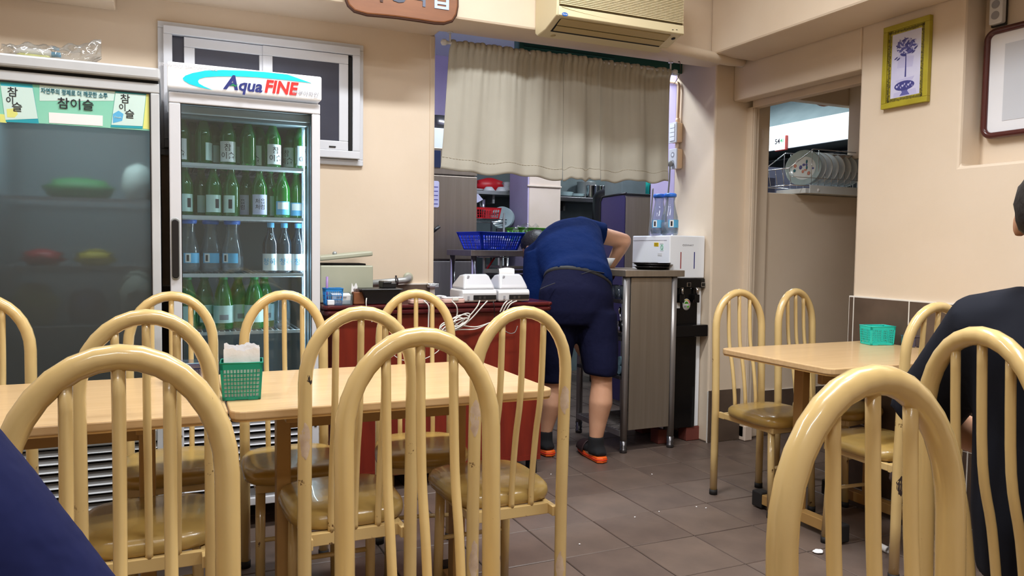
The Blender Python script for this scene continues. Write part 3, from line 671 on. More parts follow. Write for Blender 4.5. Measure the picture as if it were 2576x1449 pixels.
CHAIRS = [
 (-.530, 2.78, FAR+.03, .972, 'cream hoop-back chair facing us before the misted cooler, partly cut off'),
 (.010, 2.88, FAR, .966, 'cream hoop-back chair facing us between the two coolers with scratched arch'),
 (.374, 2.77, FAR-.02, .972, 'cream hoop-back chair facing us in front of the clear-door cooler'),
 (.858, 2.78, FAR-.22, .970, 'cream hoop-back chair facing us before the red counter'),
 (2.440, 2.80, FAR, .955, 'cream hoop-back chair left of the alcove at far side of right table'),
 (2.790, 2.80, FAR+.18, .955, 'cream hoop-back chair half hidden by the right table, nearest the alcove'),
 (-.045, 1.880, NEAR, .986, 'cream hoop-back chair with back to us left of the green napkin basket'),
 (.436, 1.890, NEAR, .983, 'cream hoop-back chair with back to us, seat right of the napkin basket'),
 (.882, 1.893, NEAR, .975, 'cream hoop-back chair with back to us at the right table end'),
 (2.415, 1.800, NEAR-.08, .966, 'cream hoop-back chair with broken weld beside man in black'),
 (-.061, 1.120, FAR, .996, 'large near cream hoop-back chair beside the navy sleeve'),
 (.405, 1.270, FAR, .990, 'large near cream hoop-back chair in the middle with chipped arch'),
 (.738, .605, FAR, 1.003, 'nearest cream hoop-back chair in front of the right table'),
 (1.368, .905, R(78), 1.000, 'cream hoop-back chair under the man in black'),
]
for k, (x, y, rz, h, lab) in enumerate(CHAIRS):
    o = ch0 if k == 0 else copy_tree(ch0)
    o.location = (x, y, 0); o.rotation_euler = (0, 0, rz); o['label'] = lab; o['group'] = 'hoop-back dining chairs'
for k, (x, y, rz, h, lab) in enumerate(CHAIRS):
    o = [q for q in bpy.data.objects if q.get('label') == lab][0]; o.scale = (1, 1, h/CH)
def worn(k, sx, z0, z1, a0, a1, m='bare', seed=1, r=.0175):
    o = [q for q in bpy.data.objects if q.get('label') == CHAIRS[k][4]][0]; rnd = random.Random(seed); b = MB(); n = 9; vs = []
    for i in range(n+1):
        t = i/n; w = max(.08, sin(pi*t)**.6+rnd.uniform(-.2, .15)); mid = (a0+a1)/2+rnd.uniform(-6, 6); hw = (a1-a0)/2*w
        for j in range(5):
            a = R(mid-hw+2*hw*j/4); z = z0+(z1-z0)*t; vs.append((sx*CW+r*cos(a), lean(z)+r*sin(a), z))
    b.add(vs, [(i*5+j, i*5+j+1, i*5+j+6, i*5+j+5) for i in range(n) for j in range(4)], True)
    q = link('worn_patch', b, m, world=False); q.parent = o; tag(q, 'bare patch where the paint is worn off' if m == 'bare' else 'dark chipped spot')
for a in ((7, 1, .60, .69, 40, 130, 'bare', 1), (8, -1, .66, .74, 20, 110, 'bare', 2), (8, 1, .62, .72, 20, 120, 'bare', 3), (8, 1, .22, .34, 40, 130, 'bare', 4), (8, -1, .17, .27, 20, 100, 'bare', 5),
          (9, 1, .30, .37, 30, 150, 'rust', 6), (3, 1, .46, .54, -120, -20, 'rust', 7), (0, -1, .42, .47, -130, -40, 'bare', 8), (7, 1, .78, .81, 100, 160, 'rust', 9), (12, -1, .66, .70, -150, -110, 'rust', 10)): worn(*a)
o9 = [q for q in bpy.data.objects if q.get('label') == CHAIRS[9][4]][0]
q = link('broken_weld', lump(.122, -.022, .352, .018, .020, .024, 4), 'rust', world=False); q.parent = o9; tag(q, 'dark rusty broken weld under the seat rail')
# ---------------------------------------------------------------- tables
def dtable(x0, x1, y0, y1, lab, fh, legs):
    t = thing('dining_table', lab, 'table', ((x0+x1)/2, (y0+y1)/2, 0), 'beech laminate tables')
    link('tabletop', MB().prism(rrect(x0, x1, y0, y1, .035, 4), .697, .720, 'Z'), 'table', t, bevel=.004)
    link('edge_band', MB().prism(rrect(x0+.003, x1-.003, y0+.003, y1-.003, .034, 4), .692, .6975, 'Z'), 'tedge', t)
    ym = (y0+y1)/2
    for x, yl in legs:
        l = link('leg', MB().box(x-.02, x+.02, yl-.025, yl+.025, .05, .67), 'tframe', t, bevel=.004)
        link('foot_bar', MB().box(x-.022, x+.022, yl-fh, yl+fh, .022, .066), 'tframe', l, bevel=.003)
        for s in (-1, 1): link('foot_cap', MB().box(x-.027, x+.027, yl+s*(fh-.005)-.03, yl+s*(fh-.005)+.03, .004, .074), 'rubber', l, bevel=.006)
        link('top_bar', MB().box(x-.02, x+.02, yl-.22, yl+.22, .662, .692), 'tframe', l, bevel=.003)
    link('apron', MB().box(legs[0][0], legs[-1][0], ym-.012, ym+.012, .60, .645), 'tframe', t, bevel=.003)
    return t
dtable(-.765, .133, 1.965, 2.575, 'beech laminate table at the far left with the smoky plastic box', .11, [(-.57, 2.27), (-.055, 2.27)])
dtable(.137, 1.030, 1.965, 2.575, 'beech laminate table carrying the green napkin basket', .11, [(.300, 2.27), (.84, 2.27)])
dtable(2.123, 2.985, 1.967, 2.565, 'beech laminate table against right wall with turquoise basket', .22, [(2.385, 2.36), (2.80, 2.36)])
# baskets
def basket(name, lab, cx, cy, z, w, d, h, m, rz=0, nx=11, nz=7, flare=.006):
    t = thing(name, lab, 'basket', (cx, cy, z), None, rz)
    def wall(p0, p1, q0, q1, nx):
        """lattice wall between a lower edge p0-p1 and an upper edge q0-q1"""
        p0, p1, q0, q1 = map(Vector, (p0, p1, q0, q1)); b = MB()
        P = lambda u, v: p0.lerp(p1, u).lerp(q0.lerp(q1, u), v)
        th = .0016
        n = (p1-p0).cross(q0-p0).normalized()*th
        def bar(u0, u1, v0, v1):
            c = [P(u0, v0), P(u1, v0), P(u1, v1), P(u0, v1)]; vs = [x-n*.5 for x in c]+[x+n*.5 for x in c]
            b.add(vs, [(3, 2, 1, 0), (4, 5, 6, 7), (0, 1, 5, 4), (1, 2, 6, 5), (2, 3, 7, 6), (3, 0, 4, 7)])
        bar(0, 1, .82, 1); bar(0, 1, 0, .08); bar(0, .06, 0, 1); bar(.94, 1, 0, 1)
        for i in range(1, nx): u = .06+.88*i/nx; bar(u-.014, u+.014, .08, .82)
        for j in range(1, nz): v = .08+.74*j/nz; bar(.06, .94, v-.016, v+.016)
        return b
    a, c, f = w/2, d/2, flare
    c4 = [(-a, -c, 0), (a, -c, 0), (a, c, 0), (-a, c, 0)]; t4 = [(-a-f, -c-f, h), (a+f, -c-f, h), (a+f, c+f, h), (-a-f, c+f, h)]
    for i in range(4):
        j = (i+1) % 4; link('lattice_wall', wall(c4[i], c4[j], t4[i], t4[j], nx if i % 2 == 0 else max(4, int(nx*d/w))), m, t, world=False)
    link('base', MB().box(-a, a, -c, c, 0, .003), m, t, world=False)
    link('rim', MB().tube([(x*1.005, y*1.005, h) for x, y, _ in t4], .0022, 6, closed=True), m, t, world=False)
    for sx in (-.6, .6): link('foot', MB().box(a*sx-.012, a*sx+.012, -c-.003, -c+.002, -.0005, .007), m, t, world=False)
    return t
p0 = at(553, 1010, Z=.721); p1 = at(656, 1008, Z=.721)
basket('napkin_basket', 'green lattice basket of white napkins on the long left table', (p0.x+p1.x)/2+.008, p0.y+.036, .7215, .094, .066, .098, 'teal', -.10)
nk = Vector(((p0.x+p1.x)/2+.008, p0.y+.036, .7215))
for k in range(8):
    b = MB(); yy = -.025+.0065*k; hh = .126+.008*sin(k*2.3); sk = .004*sin(k*1.7)
    def nf(u, v, yy=yy, hh=hh, k=k): return (-.044+.088*u+.002*sin(k), yy+.0016*sin(11*u+k)*v, .006+hh*v+.004*sin(9*u+k*1.3)*v*v+.002*sin(31*u+k))
    b.grid(nf, 14, 6); b.grid(lambda u, v: tuple(Vector(nf(1-u, v))+Vector((0, .0045, .001))), 14, 6)
    o = link('napkin', b, 'tissue'); o.location = nk; o.rotation_euler = (0, 0, -.10)
    tag(o, 'white paper napkin, %s from the front in the green basket' % ORD[k], 'napkin', 'napkins in the green basket')
sb = thing('plastic_box', 'smoky clear plastic box with lid behind the near chairs on left table', 'box', at(470, 960, Z=.7205))
link('body', MB().prism(rrect(-.042, .042, -.05, .03, .012), 0, .045, 'Z'), 'smoke', sb, bevel=.004, world=False)
link('lid', MB().prism(rrect(-.046, .046, -.054, .034, .014), .0455, .062, 'Z'), 'smoke', sb, bevel=.006, world=False)
link('contents', MB().box(-.034, .034, -.042, .022, .003, .028), 'mahog', sb, bevel=.004, world=False)
p0 = at(2169, 866, Z=.721); p1 = at(2256, 870, Z=.721)
basket('napkin_basket', 'turquoise lattice basket, nearly empty, on the right table', (p0.x+p1.x)/2+.02, (p0.y+p1.y)/2+.03, .7215, .112, .075, .082, 'teal2', -.25, 12, 6, .004)
sb = thing('plastic_box', 'small blue-grey clear box next to the turquoise basket', 'box', at(2292, 872, Z=.7205))
link('body', MB().prism(rrect(-.02, .05, -.03, .04, .01), 0, .042, 'Z'), 'smoke', sb, bevel=.004, world=False)
link('lid', MB().prism(rrect(-.022, .052, -.032, .042, .01), .0425, .050, 'Z'), 'smoke', sb, bevel=.003, world=False)

# ---------------------------------------------------------------- counter with the till things
CT = .868; CY0 = 3.39
ctr = thing('counter', 'dark red wooden counter with rounded double edge top', 'counter', (1.2, 3.5, 0))
cx1 = at(1362, 1000, Y=CY0).x; cx0 = at(838, 1000, Y=CY0).x; tx1 = at(1393, 775, Y=CY0-.03).x; tx0 = at(812, 770, Y=CY0-.03).x
link('body', MB().box(cx0, cx1, CY0, 3.70, .075, CT-.048), 'redwood', ctr, bevel=.003)
link('top', MB().prism(rrect(tx0, tx1, CY0-.035, 3.712, .03), CT-.020, CT, 'Z'), 'redtop', ctr, bevel=.009, seg=3)
link('lower_moulding', MB().prism(rrect(tx0+.004, tx1-.002, CY0-.030, 3.71, .03), CT-.046, CT-.0205, 'Z'), 'redtop', ctr, bevel=.010, seg=3)
for x in (cx0+.04, cx1-.035):
    for y in (CY0+.035, 3.66): link('foot', MB().box(x-.022, x+.022, y-.022, y+.022, 0, .075), 'black', ctr, bevel=.003)
link('plinth', MB().box(cx0+.002, cx1-.002, CY0-.003, CY0, .075, .10), 'redwood', ctr)
def cz(px, py): return at(px, py, Y=3.42)
# cash box
p = at(812, 752, Y=3.52); bx0 = at(806, 700, Y=3.50).x; bx1 = at(939, 700, Y=3.50).x; bzt = at(900, 668, Y=3.50).z
cb = thing('cash_box', 'old grey-green metal cash box with its lid ajar on the counter', 'box', ((bx0+bx1)/2, 3.58, CT+.001))
link('body', MB().box(bx0, bx1, 3.50, 3.68, CT+.001, bzt), 'boxgrey', cb, bevel=.006)
link('lid', MB().box(bx0-.004, bx1-.002, 3.49, 3.69, bzt+.020, bzt+.042, Matrix.Rotation(R(-6), 3, 'Y'), (bx0, 3.6, bzt+.02)), 'boxgrey', cb, bevel=.006)
link('inner_tray', MB().box(bx0+.02, bx1-.03, 3.52, 3.66, bzt-.01, bzt+.009), 'dark', cb, bevel=.003)
k0 = at(843, 640, Y=3.55)
link('lid_knob', MB().tube([(k0.x, 3.56, bzt+.035), (k0.x, 3.56, k0.z)], .0035, 8).ball((k0.x, 3.56, k0.z+.004), .011), 'alu', cb)
link('clasp', MB().box(bx1, bx1+.006, 3.56, 3.60, bzt-.06, bzt-.035), 'black', cb, bevel=.002)
p = cz(840, 752)
sb = basket('pen_basket', 'sky blue slotted plastic basket beside the cash box', p.x-.005, 3.42, CT+.001, .072, .05, .072, 'skyblue', 0, 8, 3, .004)
solo('pen', MB().tube([(p.x-.032, 3.42, CT+.006), (p.x-.029, 3.425, CT+.125)], .0055, 8), mat('lilac_plastic', (150, 120, 180), .4), 'lilac pen standing in the sky blue basket', 'pen')
solo('eraser', MB().box(p.x-.036, p.x-.006, 3.376, 3.392, CT+.001, CT+.024), 'dispw', 'small white block at the counter edge before the sky blue basket', 'block', bevel=.003)
p = cz(857, 757)
nh = thing('card_holder', 'clear holder full of white business cards on the counter', 'card holder', (p.x, 3.42, CT+.001))
link('tray', MB().box(-.046, .046, -.032, .028, 0, .003).box(-.046, -.043, -.032, .028, .003, .04).box(.043, .046, -.032, .028, .003, .045).box(-.046, .046, .025, .028, .003, .052).box(-.046, .046, -.032, -.029, .003, .02), 'cglass', nh, world=False)
cards = link('card_stack', MB().box(-.041, .041, -.018, .02, .005, .046, Matrix.Rotation(R(12), 3, 'X')), 'paper', nh, bevel=.001, world=False)
link('printed_mark', MB().ball((0, -.0225, .034), .0042, .0008, .0055, 8, 5), 'redink', nh, world=False)
link('printed_line', MB().box(-.022, -.007, -.0225, -.0215, .032, .036).box(.007, .022, -.0225, -.0215, .032, .036), 'greyink', nh, world=False)
p = cz(899, 758)
tc = thing('toothpick_cup', 'small brown wooden cup of toothpicks on the counter', 'cup', (p.x+.005, 3.425, CT+.001))
link('cup', MB().prism(rrect(-.026, .026, -.022, .022, .005), 0, .055, 'Z'), 'woodcup', tc, bevel=.003, world=False)
tp = MB()
for k in range(34):
    x = random.uniform(-.021, .021); y = random.uniform(-.016, .016); tp.tube([(x*.8, y*.8, .03), (x, y, .066+random.uniform(0, .006))], .0011, 4)
tag(link('toothpick', tp, 'bark', tc, world=False), kind='stuff')
solo('paper_slip', MB().grid(lambda u, v: (p.x-.022+.026*u+.004*v, 3.452+.003*sin(6*u), CT+.05+.045*v*(.8+.2*cos(9*u))), 8, 4), 'paper', 'torn white paper slip stuck up from the toothpick cup', 'paper')
p = cz(952, 757); 
tr = thing('card_terminal_tray', 'black plastic tray base with a terminal on the counter', 'tray', (p.x, 3.44, CT+.001))
link('body', MB().add([(-.060, -.045, 0), (.075, -.045, 0), (.075, .06, 0), (-.060, .06, 0), (-.086, -.06, .066), (.10, -.06, .066), (.10, .075, .066), (-.086, .075, .066)], [(3, 2, 1, 0), (4, 5, 6, 7), (0, 1, 5, 4), (1, 2, 6, 5), (2, 3, 7, 6), (3, 0, 4, 7)]), 'black', tr, bevel=.006, world=False)
link('rim', MB().box(-.09, .104, -.063, .078, .062, .070), 'black', tr, bevel=.004, world=False)
link('terminal', MB().box(.02, .085, -.02, .06, .070, .096).box(.02, .062, -.022, .062, .088, .102), 'black', tr, bevel=.005, world=False)
# grey conduit on the wall above the counter
a_, b_ = at(938, 712, Y=YB-.05), at(1024, 706, Y=YB-.05)
cp = solo('wall_pipe', MB().tube([(a_.x-.10, YB-.05, a_.z-.008), (b_.x-.012, YB-.05, b_.z+.002), (b_.x+.006, YB-.045, b_.z+.008), (b_.x+.018, YB-.02, b_.z+.014), (b_.x+.018, YB+.01, b_.z+.014)], .016, 12), 'alu', 'short grey pipe turning into the wall above the tile ledge', 'pipe')
c_ = at(996, 708, Y=YB-.05)
link('pipe_clamp', MB().tube([(c_.x-.008, YB-.05, c_.z), (c_.x+.008, YB-.05, c_.z)], .019, 12).box(c_.x-.004, c_.x+.004, YB-.053, YB-.047, c_.z+.017, c_.z+.03), 'steeldark', cp)
link('wall_collar', MB().ball((b_.x+.018, YB-.008, b_.z+.014), .026, .012, .026), 'boxgrey', cp)
# receipt printers
def printer(lab, px0, px1, paper):
    a = at(px0, 757, Y=3.40).x; c = at(px1, 757, Y=3.40).x; w = c-a; x = (a+c)/2
    t = thing('receipt_printer', lab, 'printer', (x, 3.42, CT+.001), 'receipt printers on the counter'); h = w/2
    prof = [(-.05, .004), (.12, .004), (.125, .05), (-.048, .052), (-.052, .03)]
    link('base', MB().prism([(-.052, .003), (.125, .003), (.13, .045), (.12, .062), (-.05, .062), (-.058, .045)], -h, h, 'X'), 'printer', t, bevel=.008, world=False)
    cv_ = MB().prism([(-.048, .0625), (.12, .0625), (.118, .085), (.06, .128), (.012, .134), (-.008, .128), (-.038, .085)], -h+.006, h-.004, 'X')
    cv_.v = [(x_*(1-.24*(z_-.0625)/.07), y_, z_) for x_, y_, z_ in cv_.v]
    link('cover', cv_, 'printer2', t, bevel=.010, seg=3, world=False)
    link('connector_recess', MB().box(-h+.055, h-.006, -.060, -.055, .014, .036), 'black', t, world=False)
    for q in (-.018, .006): link('socket', MB().box(q+.01, q+.022, -.0615, -.0595, .018, .030), 'steeldark', t, world=False)
    link('cover_notch', MB().box(-h+.038, -h+.046, -.02, -.006, .112, .128, Matrix.Rotation(R(30), 3, 'Y')), 'greyink', t, bevel=.002, world=False)
    link('side_slot', MB().box(-h+.026, -h+.034, -.061, -.056, .016, .032), 'greyink', t, world=False)
    if paper: link('paper_strip', MB().grid(lambda u, v: (-h+.032+.082*u, .02-.02*v+.02*v*v, .125+.034*v+.006*sin(3*u)*v), 6, 5), 'paper', t, world=False)
    return t
printer('silver receipt printer on the counter, without paper', 1157, 1243, False)
printer('silver receipt printer with white paper sticking out of its top', 1247, 1325, True)
# power strips, wires
def strip(lab, px, py, L, z0):
    p = cz(px, py)
    t = thing('power_strip', lab, 'power strip', (p.x, 3.385, CT+.001), 'power strips on the counter')
    link('body', MB().prism(rrect(-L/2, L/2, -.028, .028, .014), 0, .020, 'Z'), mat('pinkish_plastic', (206, 168, 158), .45), t, bevel=.005, world=False)
    link('face', MB().prism(rrect(-L/2+.004, L/2-.004, -.024, .024, .012), .0205, .028, 'Z'), 'printer', t, bevel=.003, world=False)
    for k in range(3): link('outlet', MB().tube([(-L/2+.04+k*(L-.08)/2, 0, .0275), (-L/2+.04+k*(L-.08)/2, 0, .0292)], .013, 12), 'greyink', t, world=False)
    return p.x
sx1 = strip('white power strip behind the far chair on the counter edge', 1062, 757, .15, 0); sx2 = strip('white power strip left of the receipt printers', 1132, 757, .11, 0)
for px, n in ((1064, 'white plug in the left power strip'), (1134, 'white plug in the right power strip')):
    q = cz(px, 757); pg = solo('power_plug', MB().box(q.x-.016, q.x+.016, 3.352, 3.375, CT+.012, CT+.030), 'cable', n, 'plug', 'plugs on the counter', bevel=.004)
def wire(lab, pts, r=.0032, m='cable', grp='wires hanging down the red counter', name='cable', n=7):
    return solo(name, MB().tube(spline(pts, n), r, 6), m, lab, 'cable', grp)
yw = CY0-.042
def wp(px, py, d=0): q = at(px, py, Y=yw-d); return (q.x, yw-d, q.z)
wire('white cable dropping from the left power strip', [wp(1066, 757), wp(1078, 770, .01), wp(1078, 800), wp(1077, 850)])
wire('white cable curving down from the right power strip', [wp(1136, 757), wp(1148, 770, .01), wp(1150, 790), wp(1142, 815)])
wire('white cable from left printer down to the coil', [wp(1207, 756), wp(1200, 772, .01), wp(1180, 795), wp(1150, 815), wp(1130, 835)])
wire('second white cable from left printer slanting to the coil', [wp(1226, 757), wp(1212, 772, .01), wp(1185, 802), wp(1155, 826), wp(1120, 842)])
wire('thin black cable hanging from the left printer', [wp(1240, 757), wp(1243, 770, .01), wp(1244, 800)], .002, 'black')
for k in range(3): wire('white cable, %s from left, at right printer' % ORD[k], [wp(1276+12*k, 757), wp(1268+8*k, 765, .01), wp(1258+7*k, 785)])
def loop(cx, cy, rx, ry, tilt, d): return [wp(cx+rx*cos(a)*cos(tilt)-ry*sin(a)*sin(tilt), cy+rx*cos(a)*sin(tilt)+ry*sin(a)*cos(tilt), d) for a in [2*pi*k/14 for k in range(14)]]
for k, (cx, cy, rx, ry, tl) in enumerate(((1150, 812, 32, 15, -.5), (1138, 815, 30, 12, -.4), (1128, 822, 22, 13, -.2), (1122, 826, 20, 10, -.5), (1160, 805, 26, 10, -.6), (1145, 818, 36, 9, -.45))):
    solo('cable_loop', MB().tube(spline(loop(cx, cy, rx, ry, tl, .004+.005*k), 3, True), .0030, 6, closed=True), 'cable', 'loop of the white cable coil on the red counter, %s layer' % ORD[k], 'cable', 'loops of the white cable coil')
wire('white cable running right from the coil', [wp(1120, 830), wp(1160, 820, .01), wp(1200, 822), wp(1250, 806), wp(1290, 800)])
wire('white cable running right below the coil', [wp(1115, 842), wp(1150, 830, .01), wp(1195, 828), wp(1225, 815)])
wire('grey cord hanging in a low bow under the right cables', [wp(1262, 826), wp(1280, 838), wp(1295, 836), wp(1302, 820)], .002, 'gcable')
wire('thin white wire sagging along the counter front', [wp(975, 880), wp(1010, 905), wp(1060, 905), wp(1100, 885), wp(1116, 862)], .0022)
wire('short white wire beside the black tray', [wp(922, 750), wp(921, 765, .01), wp(925, 790), wp(936, 810)], .0026)
q = cz(1105, 752)
wire('grey cable bundle lying on the counter behind the strips', [(q.x-.05, 3.47, CT+.012), (q.x, 3.45, CT+.028), (q.x+.05, 3.47, CT+.022), (q.x+.03, 3.50, CT+.014), (q.x-.03, 3.49, CT+.024), (q.x+.06, 3.46, CT+.012)], .006, 'printer', None)
# ---------------------------------------------------------------- steel cart, water dispenser
WX0, WX1, WY0, WY1 = 2.285, 2.640, 3.555, 4.11
WT = at(1573, 680, Y=WY0).z
ct = thing('steel_cart', 'brown-grey steel shelf cart with closed end panel beside the bending man', 'cart', ((WX0+WX1)/2, (WY0+WY1)/2, 0))
link('top', MB().box(WX0-.005, WX1+.035, WY0-.01, WY1, WT-.036, WT), 'steel2', ct, bevel=.003)
for x in (WX0+.022, WX1-.018):
    for y in (WY0+.02, WY1-.03):
        l = link('leg', MB().tube([(x, y, .06), (x, y, WT-.036)], .0195, 14), 'steel', ct)
        link('foot', MB().tube([(x, y, 0), (x, y, .02), (x, y, .022), (x, y, .04), (x, y, .042), (x, y, .066)], [.021, .021, .017, .022, .018, .022], 14), 'steeldark', l)
link('end_panel', MB().box(WX0+.045, WX1-.04, WY0+.008, WY0+.018, .125, WT-.04), 'steel2', ct, bevel=.002)
link('back_panel', MB().box(WX1-.028, WX1-.022, WY0+.03, WY1-.03, .12, WT-.04), 'steeldark', ct)
CS = [.175, .43, .66, .80]
CS = [at(1500, 1052, X=WX0).z-.02, at(1555, 945, X=WX0).z, at(1565, 850, X=WX0).z, at(1565, 755, X=WX0).z]
for z in CS:
    if z == CS[0]:
        b = MB().box(WX0, WX0+.012, WY0+.03, WY1-.03, z-.03, z)
        for k in range(16): b.tube([(WX0+.01, WY0+.05+k*.03, z), (WX1-.03, WY0+.05+k*.03, z)], .004, 6)
        link('wire_shelf', b, 'steel', ct)
    else: link('shelf', MB().box(WX0, WX1-.03, WY0+.035, WY1-.03, z-.02, z), 'steeldark', ct, bevel=.002)
for k in range(4):
    t = thing('drinking_glass', 'clear glass, %s from the front on the upper cart shelf' % ORD[k], 'glass', (WX0+.05, WY0+.075+.062*k, CS[3]+.001), 'glasses on the cart shelf')
    link('glass', MB().lathe([(0, .002), (.024, .002), (.028, .075), (.026, .074), (.022, .008), (0, .007)], 14), 'cglass', t, world=False)
sc = thing('cutlery_cup', 'steel cup holding spoons on the middle cart shelf', 'cup', (WX0+.05, WY0+.09, CS[2]+.001))
link('cup', MB().lathe([(0, .002), (.033, .002), (.033, .085), (.031, .085), (.030, .006), (0, .006)], 18), 'chrome', sc, world=False)
for k in range(4):
    a = k*1.7
    solo('spoon', MB().tube([(WX0+.05+.012*cos(a), WY0+.09+.012*sin(a), CS[2]+.008), (WX0+.05+.028*cos(a), WY0+.09+.028*sin(a), CS[2]+.13)], .0028, 6).ball((WX0+.05+.031*cos(a), WY0+.09+.031*sin(a), CS[2]+.145), .010, .004, .018, 10, 6), 'chrome', 'steel spoon standing in the cup on the cart', 'spoon', 'spoons in the cutlery cup')
for k in range(4):
    y = WY0+.08+.055*(k % 3); z = CS[1]+.028+(.05 if k == 3 else 0)
    solo('folded_towel', MB().tube([(WX0+.02, y, z), (WX0+.14, y, z)], [.026, .026], 14), mat('towel_%d' % k, (150, 188, 204), .95, c2=(70, 110, 120), scale=22, stretch=(.2, 1, 1)), 'rolled pale blue striped towel, %s on the lower cart shelf' % ORD[k], 'towel', 'towels on the cart')
# serving trays on the cart
p = at(1612, 676, Z=WT+.001)
for k, (dz, dx, r) in enumerate(((0, 0, .105), (.013, .008, .108), (.022, -.006, .106))):
    solo('serving_tray', MB().lathe([(0, dz), (r-.022, dz), (r-.006, dz+.014), (r+.006, dz+.016), (r+.006, dz+.018), (r-.008, dz+.017), (r-.024, dz+.004), (0, dz+.004)], 36, (p.x+dx-.01, WY0+.14, WT+.001)), 'steeldark', 'round steel serving tray, %s from the bottom of stack on the cart' % ORD[k], 'tray', 'stacked round trays')
q = at(1552, 672, X=WX0+.05)
bwl = thing('plastic_bowl', 'white plastic bowl tilted behind the trays on cart', 'bowl', (WX0+.07, WY0+.36, WT+.001))
link('bowl', MB().lathe([(0, .002), (.04, .002), (.075, .06), (.073, .061), (.038, .008), (0, .007)], 22), 'melamine', bwl, world=False)
t = copy_tree(P6, (WX0+.04, WY0+.44, WT+.001), R(20), 'clear water carafe with blue lid behind the bent arm'); t['group'] = 'water carafes by the dispenser'
# water dispenser
DX0, DX1, DY0, DY1 = 2.630, 2.880, 3.632, 4.02
DT = at(1730, 593, Y=DY0).z; DM = at(1730, 700, Y=DY0).z
wdp = thing('water_dispenser', 'white and black standing water dispenser beside the beige pillar', 'water dispenser', ((DX0+DX1)/2, 3.82, 0))
link('upper_case', MB().box(DX0, DX1, DY0, DY1, DM, DT), 'dispw', wdp, bevel=.006)
link('case_seam', MB().box(DX0-.0008, DX0, DY0+.03, DY1-.01, DT-.030, DT-.027), 'greyink', wdp)
link('case', MB().box(DX0, DX1, DY0+.022, DY1, .085, DM-.001), 'dispw', wdp, bevel=.004)
link('black_front', MB().box(DX0-.001, DX1-.035, DY0+.012, DY0+.024, .085, DM-.001), 'dispb', wdp, bevel=.003)
tz = at(1730, 725, Y=DY0-.01).z
tp_ = link('tap_panel', MB().box(DX0-.001, DX1+.002, DY0-.006, DY0+.02, tz, DM-.002), 'dispb', wdp, bevel=.004)
for px in (1733, 1769):
    q = at(px, 716, Y=DY0-.007); link('button', MB().box(q.x-.014, q.x+.014, DY0-.009, DY0-.005, q.z-.013, q.z+.013), 'chrome', tp_, bevel=.003)
    link('button_face', MB().box(q.x-.011, q.x+.011, DY0-.011, DY0-.008, q.z-.010, q.z+.010), 'dispb', tp_, bevel=.002)
for px in (1718, 1756):
    q = at(px, 735, Y=DY0-.02)
    tpp = link('tap', MB().tube([(q.x, DY0-.012, tz+.004), (q.x, DY0-.012, q.z-.012)], .010, 12), 'chrome', wdp)
    link('tap_lever', MB().box(q.x-.022, q.x+.014, DY0-.02, DY0+.012, q.z-.062, q.z-.014), 'dispb', tpp, bevel=.004)
trz = at(1735, 817, Y=DY0-.02).z; trb = at(1735, 846, Y=DY0-.02).z
link('drip_tray', MB().box(DX0-.001, DX1-.002, DY0-.05, DY0+.02, trb, trz), 'dispb', wdp, bevel=.004)
for px in (1713, 1747):
    a_ = at(px, 634, Y=DY0); b_ = at(px, 676, Y=DY0); link('light_slot', MB().box(a_.x-.003, a_.x+.003, DY0-.001, DY0+.001, b_.z, a_.z), 'timer' if px < 1720 else 'navyink', wdp)
text('lettering', 'COWAY', .014, 'greyink', wdp, at(1731, 617, Y=DY0-.0012), sx=1.5)
def stick(px, py, w, h, m, nm):
    q = at(px, py, X=DX0-.0006); return link(nm, MB().box(DX0-.0012, DX0+.0002, q.y-w/2, q.y+w/2, q.z-h/2, q.z+h/2), m, wdp)
stick(1651, 615, .045, .022, 'yellow', 'yellow_sticker'); stick(1665, 610, .033, .020, 'paper', 'white_sticker'); s_ = stick(1665, 622, .033, .04, 'bpale', 'certificate_sticker'); stick(1660, 640, .042, .016, 'printer', 'grey_sticker')
q = at(1665, 622, X=DX0-.0016); link('ring_print', MB().tube([(DX0-.0016, q.y+.010*cos(a), q.z+.012*sin(a)) for a in [2*pi*k/16 for k in range(16)]], .0014, 5, closed=True), 'greenink', wdp)
for k in range(3): link('printed_line', MB().box(DX0-.0018, DX0-.001, at(1651, 615, X=DX0).y-.018, at(1651, 615, X=DX0).y+.018, at(1651, 615, X=DX0).z-.007+.006*k, at(1651, 615, X=DX0).z-.005+.006*k), 'bark', wdp)
q = at(1727, 766, Y=DY0+.010); es = link('energy_label', MB().lathe([(0, 0), (.028, 0), (.028, .001), (0, .001)], 28), 'paper', wdp, world=False)
es.data.transform(Matrix.Translation((q.x-wdp.location.x, DY0+.0116-wdp.location.y, q.z)) @ Matrix.Rotation(R(90), 4, 'X') @ Matrix.Diagonal((1, 1.2, 1, 1)))
def arc(cx, cz_, r0, r1, a0, a1, m, nm): link(nm, MB().prism([(cx+r1*cos(R(a)), cz_+r1*sin(R(a))) for a in range(a0, a1+1, 10)]+[(cx+r0*cos(R(a)), cz_+r0*sin(R(a))) for a in range(a1, a0-1, -10)], DY0+.0096, DY0+.0104), m, wdp)
arc(q.x, q.z+.006, .019, .024, 0, 60, 'redink', 'gauge_print'); arc(q.x, q.z+.006, .019, .024, 60, 120, 'yellow', 'gauge_print'); arc(q.x, q.z+.006, .019, .024, 120, 180, 'greenink', 'gauge_print'); arc(q.x, q.z+.004, .001, .014, 0, 180, 'lime', 'gauge_print')
link('printed_line', MB().box(q.x-.018, q.x+.001, DY0+.0098, DY0+.0106, q.z-.018, q.z-.006), 'greyink', wdp)
link('printed_line', MB().box(q.x+.004, q.x+.018, DY0+.0098, DY0+.0106, q.z-.018, q.z-.008), 'lime', wdp)
